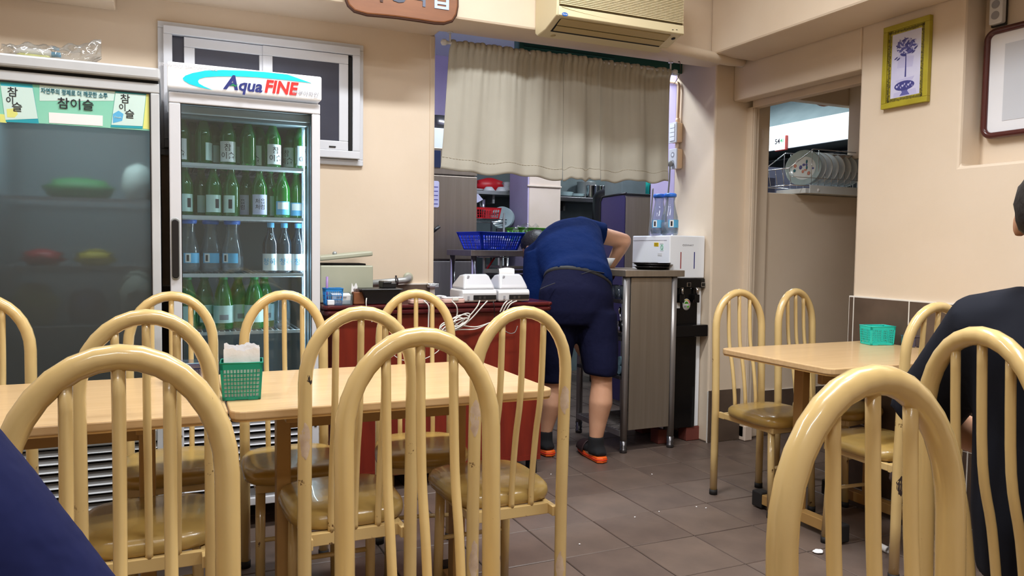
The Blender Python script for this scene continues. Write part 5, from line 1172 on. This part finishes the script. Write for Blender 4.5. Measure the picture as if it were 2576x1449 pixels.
# carved wooden board
yb_ = 3.385
bot = [(873, 0), (878, 12), (893, 26), (925, 35), (960, 38), (1000, 42), (1050, 49), (1095, 56), (1118, 57), (1138, 51), (1148, 36), (1152, 14), (1152, 0)]
pts = [(at(x, y, Y=yb_).x, at(x, y, Y=yb_).z) for x, y in bot]; zc0 = 2.30
pts = pts+[(x, 2*zc0-z) for x, z in reversed(pts)]
wbd = solo('wooden_sign', MB().prism(pts, yb_, 3.414), 'wood', 'varnished brown wooden sign board with rounded ends high on the beam', 'sign', bevel=.006)
link('bark_edge', MB().tube([(x, yb_+.012, z-.001) for x, z in pts], .0075, 8, closed=True), 'bark', wbd)
for s, px, py, m, sz in (('시', 943, 6, 'bark', .105), ('장', 1003, 10, mat('blue_grey_paint', (70, 78, 96), .5), .105), ('떡', 1050, 18, mat('blue_grey_paint2', (96, 104, 124), .5), .105), ('집', 1109, 27, mat('pale_blue_paint', (176, 192, 226), .5), .112)):
    if not isinstance(m, str): M[m.name] = m; m = m.name
    q = at(px, py, Y=yb_-.003); text('lettering', s, sz, m, wbd, (q.x, yb_-.0015, q.z+sz*.46), bold=.0022, ex=.0015)
# sockets on the pillar
def wallbox(lab, y0, y1, kind):
    ya = at(1718, (y0+y1)/2, X=2.887).y; q = at(1702, (y0+y1)/2, Y=ya); z0 = at(1710, y1, X=2.87).z; z1 = at(1710, y0, X=2.87).z; xa = q.x
    t = thing('wall_socket' if kind else 'wall_switch', lab, 'socket' if kind else 'switch', (2.887, ya+.035, z0))
    link('box', MB().box(xa+.006, 2.886, ya, ya+.075, z0, z1), mat('box_tan', (222, 190, 154), .5), t, bevel=.006)
    pl_ = link('plate', MB().box(xa-.003, xa+.006, ya-.002, ya+.077, z0-.003, z1+.003), 'white', t, bevel=.003)
    h = z1-z0
    if kind:
        for k in range(2):
            zc = z0+h*(.29+.42*k); o = link('outlet', MB().tube([(xa-.0035, ya+.037, zc), (xa-.0032, ya+.037, zc)], .018, 16), 'greyink', pl_)
            link('outlet_core', MB().tube([(xa-.0045, ya+.037, zc), (xa-.003, ya+.037, zc)], .009, 12), 'dispw', pl_)
    else:
        for k in range(4): link('switch_rocker', MB().box(xa-.007, xa-.003, ya+.014, ya+.062, z0+h*(.08+.22*k), z0+h*(.27+.22*k)), 'dispw', pl_, bevel=.0015)
    return ya, xa, z0, z1
ya, xa, z0s, z1s = wallbox('white four-way light switch box on the pillar beside the curtain', 309, 358, 0)
yb3, xb3, z0k, z1k = wallbox('white double socket box on the pillar under the switch', 375, 424, 1)
zc1 = at(1700, 214, X=2.87).z
solo('conduit', MB().tube(spline([(2.868, ya+.03, z1s+.003), (2.868, ya+.03, z1s+.02), (2.868, ya+.025, zc1-.05), (2.868, ya+.03, zc1-.008), (2.868, ya+.05, zc1+.012), (2.868, ya+.16, zc1+.04)], 6), .0095, 10).tube([(2.868, ya+.03, z1s+.001), (2.868, ya+.03, z1s+.03)], .013, 10), mat('conduit_tan', (222, 188, 152), .5), 'tan cable conduit running up the pillar from the switch', 'conduit')
solo('conduit_joint', MB().tube([(2.868, ya+.03, z1k), (2.868, ya+.03, z0s)], .011, 10), 'wall2', 'short tan conduit joint between switch and socket boxes', 'conduit')
pg = solo('power_plug', MB().ball((xa-.02, yb3+.037, z0k+.03), .016, .017, .02, 12, 8), 'gcable', 'grey round plug in the pillar socket', 'plug')
solo('grey_cable', MB().tube(spline([(xa-.022, yb3+.037, z0k+.03), (xa-.022, yb3+.037, z0k-.04), (xa-.01, yb3+.06, z0k-.12), (2.86, yb3+.14, DT-.02)], 8), .005, 8), 'gcable', 'grey cable from the pillar socket down behind the carafes', 'cable')
solo('grey_cable', MB().tube(spline([(2.80, 4.06, 1.52), (2.80, 4.07, 1.40), (2.79, 4.08, 1.2), (2.78, 4.09, .9), (2.78, 4.09, .004)], 5), .005, 8), 'gcable', 'second grey cable hanging beside the steel cabinet', 'cable')
solo('thin_wire', MB().tube(spline([at(1700, 135, Y=3.60), at(1709, 152, Y=3.60), at(1712, 175, Y=3.62), at(1706, 195, Y=3.68), at(1695, 212, X=2.876)], 6), .0018, 6).ball(tuple(at(1708, 155, Y=3.60)), .005), 'bark', 'thin dark wire hanging from the air conditioner to the conduit', 'wire')
# framed print on the right wall
XP = XR-.001; Py0, Py1, Pz0, Pz1 = 2.541, 2.307, 1.787, 2.156
pf = thing('framed_print', 'olive gold framed print of a blue potted tree on right wall', 'picture', (XP, (Py0+Py1)/2, Pz0))
def pring(o, i, x, m, nm, bv=.002):
    y0, y1, z0, z1 = Py0-o, Py1+o, Pz0+o, Pz1-o; w = i-o
    link(nm, MB().box(x, XP, y1, y0, z1-w, z1).box(x, XP, y1, y0, z0, z0+w).box(x, XP, y0-w, y0, z0+w, z1-w).box(x, XP, y1, y1+w, z0+w, z1-w), m, pf, bevel=bv)
pring(0, .024, XP-.022, 'frameolive', 'frame'); pring(.024, .042, XP-.015, 'frameolive', 'inner_frame', 0)
b = MB(); rnd = random.Random(3)
def tick(y, z, dy, dz): b.box(XP-.0165, XP-.0148, y-dy, y+dy, z-dz, z+dz)
for k in range(46):
    z = Pz0+.03+(Pz1-Pz0-.06)*k/45
    for y in (Py0-.033, Py1+.033): tick(y+rnd.uniform(-.002, .002), z, rnd.uniform(.004, .007), .0018)
    for y in (Py0-.033, Py1+.033):
        if rnd.random() < .5: tick(y+rnd.choice((-.005, .005)), z+.003, .0012, .003)
for k in range(24):
    y = Py1+.03+(Py0-Py1-.06)*k/23
    for z in (Pz0+.033, Pz1-.033): tick(y, z+rnd.uniform(-.002, .002), .0018, rnd.uniform(.004, .007))
tag(link('carved_pattern', b, 'framedark', pf), kind='stuff')
pr = link('print', MB().box(XP-.012, XP, Py1+.042, Py0-.042, Pz0+.042, Pz1-.042), 'print', pf)
pw, ph_ = Py0-Py1-.084, Pz1-Pz0-.084
def pp_(s, t): return (Py0-.042-pw*s, Pz0+.042+ph_*t)
def pshape(pts, m, d): link('printed_shape', MB().prism([pp_(*q) for q in pts], XP-.0122-d, XP-.0118-d, 'X'), m, pr)
def ell(cx, cy, rx, ry, a=0, n=14): return [(cx+rx*cos(t)*cos(a)-ry*sin(t)*sin(a)*.5, cy+(rx*cos(t)*sin(a)*.5+ry*sin(t)*cos(a))) for t in [2*pi*k/n for k in range(n)]]
pale = mat('print_pale', (190, 188, 224), .6); M['print_pale'] = pale
pshape([(.20, .46), (.72, .44), (.76, .60), (.24, .66)], 'print_pale', 0); pshape([(.1, .0), (.9, .0), (.85, .10), (.12, .08)], 'print_pale', 0)
pshape([(.47, .30), (.52, .30), (.51, .55), (.50, .72), (.47, .72), (.475, .5)], 'pblue2', .0002)
for k in range(80):
    a = rnd.uniform(0, 2*pi); d = math.sqrt(rnd.random()); cx = .50+.34*d*cos(a); cy = .77+.125*d*sin(a)
    pshape(ell(cx, cy, rnd.uniform(.06, .11), rnd.uniform(.014, .026), rnd.uniform(-1.2, 1.2), 8), ('pblue', 'print_pale', 'pblue', 'pblue2')[k % 4], .0003+.00001*k)
for s, t in ((.16, .62), (.24, .60), (.74, .66), (.82, .72), (.68, .67)): pshape(ell(s, t, .07, .012, .5, 8), 'pblue2', .0013)
pshape([(.16, .27), (.80, .29), (.72, .24), (.66, .22), (.30, .21), (.24, .23)], 'print_pale', .0004); pshape(ell(.47, .17, .34, .075, 0, 20), 'pblue2', .0006)
for k in range(9): pshape(ell(.22+.065*k, .17+.025*sin(k*2.1), .035, .018, k, 8), 'print_pale', .0008)
pshape([(.32, .02), (.66, .02), (.58, .08), (.60, .11), (.36, .11), (.40, .07)], 'pblue', .0005)
# white framed board and power strip in the niche
qb0 = at(2482, 345, X=3.125); qb1 = at(2480, 95, X=3.125)
yl = at(2480, 200, X=3.11).y; zb0 = at(2490, 342, X=3.11).z; zb1 = at(2490, 90, X=3.11).z+.012
wbo = thing('white_board', 'white board with round-cornered dark red wood frame in the niche', 'board', (3.12, yl-.40, zb0))
pa = rrect(yl-.80, yl, zb0, zb1, .035, 6)
link('frame', MB().tube([(3.112, y, z) for y, z in pa], .0135, 12, closed=True), 'mahog', wbo)
link('panel', MB().prism(pa, 3.112, 3.124, 'X'), 'board', wbo)
link('inner_sheet', MB().box(3.1105, 3.1125, yl-.74, yl-.075, zb0+.055, zb1-.06), mat('board_inner', (200, 204, 212), .45), wbo)
qs0 = at(2497, 30, X=3.11); zs0 = at(2505, 62, X=3.11).z
ps_ = thing('wall_power_strip', 'grey-white power strip fixed upright in the niche corner', 'power strip', (3.13, qs0.y-.02, zs0))
ys_ = at(2494, 30, X=3.12).y
link('back_plate', MB().box(3.125, 3.139, ys_-.058, ys_+.004, zs0-.004, zs0+.34), 'black', ps_, bevel=.003)
link('body', MB().prism(rrect(ys_-.060, ys_-.004, zs0, zs0+.33, .008), 3.098, 3.125, 'X'), 'printer', ps_, bevel=.005)
for k in range(5): link('outlet', MB().tube([(3.0965, ys_-.032, zs0+.035+.044*k), (3.0985, ys_-.032, zs0+.035+.044*k)], .017, 16), 'greyink', ps_)
# ---------------------------------------------------------------- litter on the floor
def crumple(name, px, py, r, h, lab, m='tissue', seed=1):
    q = at(px, py, Z=0); rnd = random.Random(seed); b = MB().ball((0, 0, 0), r, r*.8, h, 14, 8)
    b.v = [(q.x+v[0]*rnd.uniform(.7, 1.15), q.y+v[1]*rnd.uniform(.7, 1.15), h*.9+max(-h*.9, v[2]*rnd.uniform(.6, 1.2))) for v in b.v]
    return solo(name, b, m, lab, 'tissue')
crumple('tissue', 2058, 1390, .022, .006, 'small flat white tissue scrap on the floor beside the near chair post', seed=2)
crumple('tissue', 2098, 1290, .026, .022, 'crumpled tissue lying on the table foot bar end', seed=4)
crumple('tissue', 2304, 1352, .020, .012, 'white tissue ball under the chair of broken weld', seed=6)
q0, q1 = at(2190, 1362, Z=.012), at(2234, 1384, Z=.012)
b = MB(); d = (q1-q0)
b.tube([q0, q1], .0125, 14, caps=False); b.tube([q1, q0], .0095, 14, caps=False)
solo('paper_roll', b, 'paper', 'rolled white paper tube lying on the floor tiles', 'paper')
q = at(2376, 1392, Z=0); solo('cream_block', MB().box(q.x-.028, q.x+.032, q.y-.022, q.y+.03, 0, .042).tube([(q.x-.028, q.y-.01, .012), (q.x-.036, q.y-.01, .012)], .005, 8), 'acbody', 'small cream plastic block on the floor beside the man in black', 'block', bevel=.006)
q0, q1 = at(2065, 1340, Z=.003), at(2103, 1354, Z=.003); solo('thin_stick', MB().tube([q0, q1], .0018, 6), 'acbody', 'thin pale stick lying on the floor by the table foot', 'stick')
for k, (px, py) in enumerate(((1597, 1302), (1658, 1288), (1752, 1276), (1776, 1279), (1386, 1194), (1640, 1194), (1458, 1370))):
    q = at(px, py, Z=0); solo('rice_grain', MB().ball((q.x, q.y, .0022), .0042, .0026, .0022, 8, 5, Matrix.Rotation(k, 3, 'Z')), 'paper', 'white rice crumb on the brown floor tiles', 'crumb', 'rice crumbs on the floor')
# ---------------------------------------------------------------- people
def loft(mb, secs, n=18):
    """rings (centre, side axis, half width, half depth), closed at both ends"""
    k = len(secs); vs = []
    C = [Vector(s[0]) for s in secs]
    for i, (c, sd, rx, ry) in enumerate(secs):
        t = (C[min(i+1, k-1)]-C[max(i-1, 0)]).normalized(); s = Vector(sd); s = (s-t*s.dot(t)).normalized(); u = t.cross(s)
        vs += [C[i]+s*rx*cos(2*pi*j/n)+u*ry*sin(2*pi*j/n) for j in range(n)]
    fs = [(i*n+j, i*n+(j+1) % n, (i+1)*n+(j+1) % n, (i+1)*n+j) for i in range(k-1) for j in range(n)]
    fs += [tuple(reversed(range(n))), tuple((k-1)*n+j for j in range(n))]
    return mb.add(vs, fs, True)
def limb(mb, pts, rads, ball=True):
    P = [Vector(p) for p in pts]; mb.tube(P, rads, 14)
    if ball: mb.ball(P[0], rads[0]*.98); mb.ball(P[-1], rads[-1]*.98)
    return mb
def fuse(name, mb, m, parent, vox=.011, it=6):
    o = link(name, mb, m, parent)
    r = o.modifiers.new('skin', 'REMESH'); r.mode = 'VOXEL'; r.voxel_size = vox; r.use_smooth_shade = True
    s = o.modifiers.new('soften', 'SMOOTH'); s.factor = .5; s.iterations = it
    return o
def axes(fwd, up):
    f = Vector(fwd).normalized(); u = Vector(up); u = (u-f*u.dot(f)).normalized(); r = f.cross(u)
    return r, f, u
def head(mb, c, fwd, up, s=1):
    r, f, u = axes(fwd, up); m = Matrix((r, f, u)).transposed(); c = Vector(c)
    P = lambda x, y, z: c+(r*x+f*y+u*z)*s
    mb.ball(P(0, -.012, .030), .074*s, .092*s, .085*s, 18, 12, m); mb.ball(P(0, .022, -.035), .058*s, .068*s, .075*s, 16, 10, m)
    mb.tube([P(0, .078, .015), P(0, .104, -.020), P(0, .088, -.026)], [.008*s, .014*s, .010*s], 8)
    for q in (-1, 1): mb.ball(P(q*.078, -.008, -.005), .012*s, .020*s, .032*s, 10, 8, m); mb.ball(P(q*.03, .080, .032), .022*s, .010*s, .007*s, 8, 6, m)
    mb.ball(P(0, .084, -.056), .024*s, .010*s, .010*s, 10, 6, m); mb.ball(P(0, .072, -.092), .024*s, .020*s, .018*s, 10, 6, m)
    return P, m
def face(t, P, m, s=1):
    for q in (-1, 1): link('eye', MB().ball(P(q*.032, .083, .008), .013*s, .008*s, .008*s, 10, 7, m), 'ink', t)
def hair(t, P, m, s=1, short=0):
    b = MB(); rnd = random.Random(2)
    n, k = 26, 18; vs = []
    for i in range(k+1):
        a = pi*i/k
        for j in range(n):
            x, y, z = .082*sin(a)*cos(2*pi*j/n), .102*sin(a)*sin(2*pi*j/n), .097*cos(a)
            w = 1+rnd.uniform(-.025, .04); lim = -.075+.085*max(0, (y+.05)/.15)
            if y > .045 and z < .055: w = .86
            if z < lim: w *= .80
            vs.append(P(x*w, -.014+y*w, .030+max(z, -.085)*w))
    fs = [(i*n+j, (i+1)*n+j, (i+1)*n+(j+1) % n, i*n+(j+1) % n) for i in range(k) for j in range(n)]
    b.add(vs, fs, True)
    return link('hair', b, 'hair', t)
def hand(mb, w, d, nrm, curl=.5, side=1):
    """palm and five fingers from wrist w, pointing along d, palm facing nrm"""
    w = Vector(w); d = Vector(d).normalized(); nr = Vector(nrm); nr = (nr-d*nr.dot(d)).normalized(); s = d.cross(nr)*side
    loft(mb, [(w, s, .026, .019), (w+d*.035, s, .036, .016), (w+d*.075, s, .041, .014), (w+d*.088, s, .038, .011)], 12)
    for k, (o, L) in enumerate(((-.031, .070), (-.0105, .080), (.0105, .075), (.031, .058))):
        p = w+d*.082+s*o; pts = [p-d*.02, p]; dd = d.copy()
        for j in range(3):
            dd = (dd+nr*curl*.55).normalized(); p = p+dd*L*(.44, .31, .25)[j]; pts.append(p)
        mb.tube([q+s*o*.10*i for i, q in enumerate(pts)], [.0085, .0088, .0082, .0076, .0062], 8); mb.ball(pts[-1]+s*o*.4, .0062)
    p = w+d*.022-s*.030; q1 = p-s*.022+d*.026+nr*.01; q2 = q1+d*.032-s*.004+nr*.014*curl*2
    mb.tube([w+d*.02-s*.015, p, q1, q2], [.013, .0125, .0105, .0075], 8); mb.ball(q2, .0075)
# ---- the man bending over between counter and cart
bm = thing('person', 'person in navy T-shirt and dark navy shorts bending over beside the counter', 'person', (2.0, 3.6, 0))
K = lambda x, y, Y: at(x, y, Y=Y)
aR = Vector((2.085, 3.50, .085)); aL = Vector((1.888, 3.715, .085))
kR = K(1514, 945, 3.50); kL = K(1388, 960, 3.70); hR = K(1498, 800, 3.56); hL = K(1402, 815, 3.64)
pel = K(1450, 745, 3.60); wst = K(1455, 690, 3.66); mid = K(1432, 642, 3.82); ch = K(1420, 612, 3.95); sh_ = K(1408, 606, 4.05)
nk_ = K(1372, 622, 4.15); hdc = K(1350, 630, 4.24)
vx = Vector((1, 0, 0))
sdw = (K(1535, 668, 3.66)-K(1375, 705, 3.66)).normalized(); sdc = (K(1490, 572, 3.95)-K(1335, 668, 3.95)).normalized(); sdh = (K(1545, 750, 3.6)-K(1350, 775, 3.6)).normalized()
sR = ch+sdc*.155+Vector((0, .04, 0)); sL = ch-sdc*.175+Vector((0, .05, 0))
eR = K(1570, 606, 3.92); wR = K(1536, 668, 4.02)
eL = K(1352, 760, 4.02); wL = K(1440, 846, 3.98)
body = MB()
for a, k, h, out in ((aR, kR, hR, .1), (aL, kL, hL, -.05)):
    up = a+(k-a)*.62
    limb(body, [a-Vector((0, 0, .03)), a+Vector((0, 0, .03)), a+(k-a)*.35, up+Vector((0, -.012, 0)), k-Vector((0, 0, .03)), k+(h-k)*.4, h], [.036, .036, .050, .064, .056, .072, .088])
    limb(body, [a-Vector((0, 0, .04)), a+Vector((.01, .07, -.052)), a+Vector((.018, .15, -.060))], [.036, .036, .028])
loft(body, [(pel-Vector((0, .0, .10)), sdh, .13, .10), (pel, sdh, .17, .12), (wst, sdw, .16, .11), (mid, sdc, .17, .11), (ch, sdc, .18, .11), (sh_, sdc, .15, .08), (nk_, sdc, .055, .055)])
limb(body, [sR, sR+(eR-sR)*.5, eR-(eR-sR)*.08], [.058, .052, .047]); limb(body, [eR, eR+(wR-eR)*.35, wR], [.045, .043, .030])
limb(body, [sL, sL+(eL-sL)*.5, eL], [.058, .05, .043]); limb(body, [eL, eL+(wL-eL)*.4, wL], [.042, .040, .029])
limb(body, [sh_, nk_, nk_+(hdc-nk_)*.5], [.06, .056, .052])
fwd = (hdc-nk_).normalized(); 
hf = (Vector((-.25, .55, -.80))).normalized()
Ph, mh = head(body, hdc, hf, (-.25, .75, .55), 1.0)
hand(body, wR, (wR-eR)+Vector((0, .05, -.04)), (-.3, .4, -.8), .5, 1); hand(body, wL, (wL-eL)+Vector((.02, .02, -.06)), (.2, .9, 0), .5, -1)
fuse('body', body, 'skin', bm, .0085, 4)
face(bm, Ph, mh); hair(bm, Ph, mh)
sh = MB()
belly = K(1360, 722, 3.86)
loft(sh, [(wst+(pel-wst)*.34, sdw, .196, .150), (wst+(pel-wst)*.12, sdw, .192, .142), (wst+Vector((0, .02, 0)), sdw, .192, .138), (mid, (sdw+sdc).normalized(), .205, .145), (ch-Vector((0, .03, 0)), sdc, .215, .145), (sh_, sdc, .185, .115), (sh_+(nk_-sh_)*.55, sdc, .105, .085)], 22)
limb(sh, [ch+sdc*.10, sR, sR+(eR-sR)*.30, sR+(eR-sR)*.52], [.105, .090, .080, .079], False)
limb(sh, [ch-sdc*.10, sL, sL+(eL-sL)*.35, sL+(eL-sL)*.62], [.11, .092, .082, .084], False)
loft(sh, [(K(1372, 650, 3.92), sdc, .13, .11), (K(1362, 700, 3.88), vx, .105, .13), (K(1354, 740, 3.86), vx, .085, .13), (K(1350, 768, 3.86), vx, .075, .12)], 16)
fuse('tshirt', sh, 'navyshirt', bm, .011, 5)
st_ = MB()
loft(st_, [(wst+Vector((0, .0, .012)), sdw, .176, .128), (wst+(pel-wst)*.5, sdw, .192, .145), (pel, sdh, .212, .160), (pel-Vector((0, 0, .075)), sdh, .215, .160), (pel-Vector((0, 0, .15)), sdh, .20, .135)], 24)
hemR = kR-Vector((0, 0, .0)); hemL = kL-Vector((0, 0, .0))
loft(st_, [(hR+Vector((-.005, 0, .02)), vx, .118, .125), (hR+(kR-hR)*.45, vx, .108, .110), (kR+Vector((-.008, 0, .03)), vx, .092, .098), (kR+Vector((-.010, 0, .004)), (1, 0, .05), .086, .092)], 18)
loft(st_, [(hL+Vector((.0, 0, .02)), vx, .112, .125), (hL+(kL-hL)*.45, vx, .098, .108), (kL+Vector((0, 0, .03)), vx, .086, .095), (kL, vx, .082, .090)], 18)
so = fuse('shorts', st_, 'navyshorts', bm, .011, 5)
def on_back(px, py, d=0): 
    q = at(px, py, Y=3.6); return q
def ray_hit(px, py, Yc): return at(px, py, Y=Yc)
belt = MB()
sdn = sdw; upb = Vector((0, .35, .94)); fwb = sdw.cross(upb).normalized()
for k in range(28):
    a0, a1 = 2*pi*k/28, 2*pi*(k+1)/28
c0 = wst+(pel-wst)*.36
tdir = (wst-pel).normalized(); sd_ = (sdw-tdir*sdw.dot(tdir)).normalized(); ud_ = tdir.cross(sd_)
ringp = [c0+sd_*.186*cos(2*pi*j/32)+ud_*.139*sin(2*pi*j/32) for j in range(32)]
belt.add([p+tdir*(.010 if q else -.012)+((p-c0).normalized()*.003) for q in (0, 1) for p in ringp], [(j, (j+1) % 32, 32+(j+1) % 32, 32+j) for j in range(32)], True)
bo = link('belt', belt, 'rubber', bm); so2 = bo.modifiers.new('t', 'SOLIDIFY'); so2.thickness = .004; so2.offset = 0
for nm, pts in (('pocket_seam', ((1462, 690), (1490, 683), (1520, 687))), ('pocket_seam', ((1358, 728), (1378, 719), (1397, 712)))):
    line = []
    for x, y in pts:
        o_, d_ = EYE, (at(x, y, Y=3.6)-EYE).normalized()
        c = pel+(wst-pel)*.55
        # nearest point of the shorts' surface along the sight line from a point well in front
        e = c-(d_*.16); line.append(at(x, y, Y=e.y+.012))
    link(nm, MB().tube(spline(line, 5), .0022, 6), 'ink', bm)
for a, s in ((aR, 'right'), (aL, 'left')):
    dr = Vector((.12, .99, 0)).normalized() if s == 'right' else Vector((-.05, 1, 0)); sx_ = Vector((dr.y, -dr.x, 0)); h = Vector((a.x, a.y-.055, 0))
    sk = MB(); limb(sk, [a+Vector((0, 0, .045)), a+Vector((0, 0, -.02)), a+Vector((0, -.01, -.045))], [.042, .044, .046], False)
    loft(sk, [(h+dr*(-.012)+Vector((0, 0, .045)), sx_, .030, .012), (h+dr*.03+Vector((0, 0, .055)), sx_, .042, .036), (h+dr*.12+Vector((0, 0, .052)), sx_, .046, .034), (h+dr*.20+Vector((0, 0, .042)), sx_, .048, .024), (h+dr*.245+Vector((0, 0, .036)), sx_, .034, .014)], 16)
    fuse('sock', sk, 'sock', bm, .008, 3)
    ol = [(-.015, -.030), (-.028, 0), (-.015, .030), (.06, .036), (.15, .046), (.21, .044), (.25, .022), (.255, -.008), (.235, -.036), (.15, -.044), (.06, -.036)]
    pl2 = [(h+dr*u+sx_*v) for u, v in ol]
    sole = link('slipper_sole', MB().prism([(p.x, p.y) for p in pl2], .002, .034, 'Z'), 'orange', bm, bevel=.006)
    link('sole_groove', MB().tube([(p.x, p.y, .018) for p in [h+dr*u*1.012+sx_*v*1.02 for u, v in ol]], .0022, 5, closed=True), 'redink', sole)
    up_ = MB().grid(lambda u, v: tuple(h+dr*(.13+.10*v)+sx_*(.050*cos(pi*u))*(1-.12*v)+Vector((0, 0, .03+(.058-.018*v)*sin(pi*u)))), 14, 6); uo = link('slipper_strap', up_, mat('dark_red_black', (44, 22, 24), .6), bm); q = uo.modifiers.new('t', 'SOLIDIFY'); q.thickness = .006
# ---- seated people at the edges of the view
def sitter(label, pelv, chest, shc, neckp, hc, hf, sdir, shirt, arms, knees, feet, m_tr, wsh=.20, dsh=.125, sleeve=.6):
    t = thing('person', label, 'person', (pelv[0], pelv[1], 0)); V = Vector
    pelv, chest, shc, neckp, hc = map(V, (pelv, chest, shc, neckp, hc)); sd = V(sdir).normalized(); fw = V((-sd.y, sd.x, 0))
    b = MB()
    loft(b, [(pelv-V((0, 0, .05)), sd, .15, .11), (pelv+V((0, 0, .06)), sd, .155, .11), (chest, sd, wsh-.045, dsh-.03), (shc-V((0, 0, .03)), sd, wsh-.05, .07), (neckp, sd, .055, .055)])
    limb(b, [shc, neckp, neckp+(hc-neckp)*.6], [.062, .056, .052])
    P_, m_ = head(b, hc, hf, (0, 0, 1))
    for s, (e, w) in zip((-1, 1), arms):
        sh0 = shc+sd*(s*(wsh-.02))-V((0, 0, .035)); e, w = V(e), V(w)
        limb(b, [sh0, sh0+(e-sh0)*.5, e], [.055, .048, .042]); limb(b, [e, e+(w-e)*.4, w], [.042, .040, .028]); hand(b, w, w-e, (0, 0, -1), .5, s)
    fuse('body', b, 'skin', t, .0095, 4); face(t, P_, m_); hair(t, P_, m_)
    c = MB()
    loft(c, [(pelv-V((0, 0, .045)), sd, wsh-.01, dsh+.03), (pelv+V((0, 0, .08)), sd, wsh+.005, dsh+.035), (chest, sd, wsh+.012, dsh+.015), (shc-V((0, 0, .04)), sd, wsh+.015, dsh), (shc+V((0, 0, .012)), sd, wsh-.035, .10), (neckp-V((0, 0, .03)), sd, .075, .075)], 24)
    for s, (e, w) in zip((-1, 1), arms):
        sh0 = shc+sd*(s*(wsh-.02))-V((0, 0, .035)); e = V(e); w = V(w)
        if sleeve <= 1: limb(c, [shc+sd*(s*(wsh-.09))-V((0, 0, .03)), sh0, sh0+(e-sh0)*sleeve*.6, sh0+(e-sh0)*sleeve], [.088, .082, .076, .076], False)
        else: limb(c, [shc+sd*(s*(wsh-.09))-V((0, 0, .03)), sh0, sh0+(e-sh0)*.5, e, e+(w-e)*.4, e+(w-e)*.92], [.09, .088, .080, .070, .058, .044], False)
    fuse('tshirt', c, shirt, t, .011, 5)
    tr = MB(); loft(tr, [(pelv-V((0, 0, .08)), sd, .16, .13), (pelv+V((0, 0, .03)), sd, .155, .125)], 18)
    shoes = MB()
    for s, k, f in zip((-1, 1), knees, feet):
        k, f = V(k), V(f); limb(tr, [pelv+sd*(s*.09)-V((0, 0, .015)), (pelv+sd*(s*.09)+k)*.5, k], [.085, .078, .062]); limb(tr, [k, k+(f-k)*.5, f+V((0, 0, .05))], [.062, .056, .048])
        d = (k-pelv); d.z = 0; d.normalize(); q = V((-d.y, d.x, 0))
        o = MB(); loft(o, [(f-d*.06+V((0, 0, .035)), q, .03, .03), (f+V((0, 0, .04)), q, .042, .038), (f+d*.10+V((0, 0, .035)), q, .046, .033), (f+d*.19+V((0, 0, .026)), q, .034, .024)], 14); fuse('shoe', o, 'black', t, .009, 3)
    fuse('trousers', tr, m_tr, t, .012, 5)
    return t
sitter('person in black T-shirt seen from behind at the right edge', (1.60, .835, .535), (1.595, .83, .80), (1.565, .83, 1.015), (1.57, .835, 1.12), (1.556, .890, 1.195), (.95, .28, -.08), (.208, -.978, 0),
       'blackshirt', (((1.565, 1.185, .765), (1.79, 1.06, .66)), ((1.66, .56, .765), (1.84, .66, .66))), ((1.98, .93, .50), (1.96, .75, .50)), ((2.0, .94, 0), (1.98, .74, 0)), 'trouser', .21, .14, 1.0)
sitter('person in navy top at the lower left edge, only the sleeve in view', (-.44, .50, .535), (-.435, .53, .80), (-.40, .575, 1.06), (-.385, .58, 1.17), (-.38, .59, 1.30), (.8, -.5, -.1), (.75, .66, 0),
       'navy2', (((-.56, .20, .80), (-.28, .12, .74)), ((-.085, .70, .79), (.03, .60, .72))), ((-.10, .36, .50), (-.10, .52, .50)), ((-.05, .34, 0), (-.05, .50, 0)), 'trouser', .22, .145, 1.5)
c = copy_tree(ch0, (-.73, .50, 0), R(90), 'cream hoop-back chair under the person in navy at the left edge', 'hoop-back dining chairs')
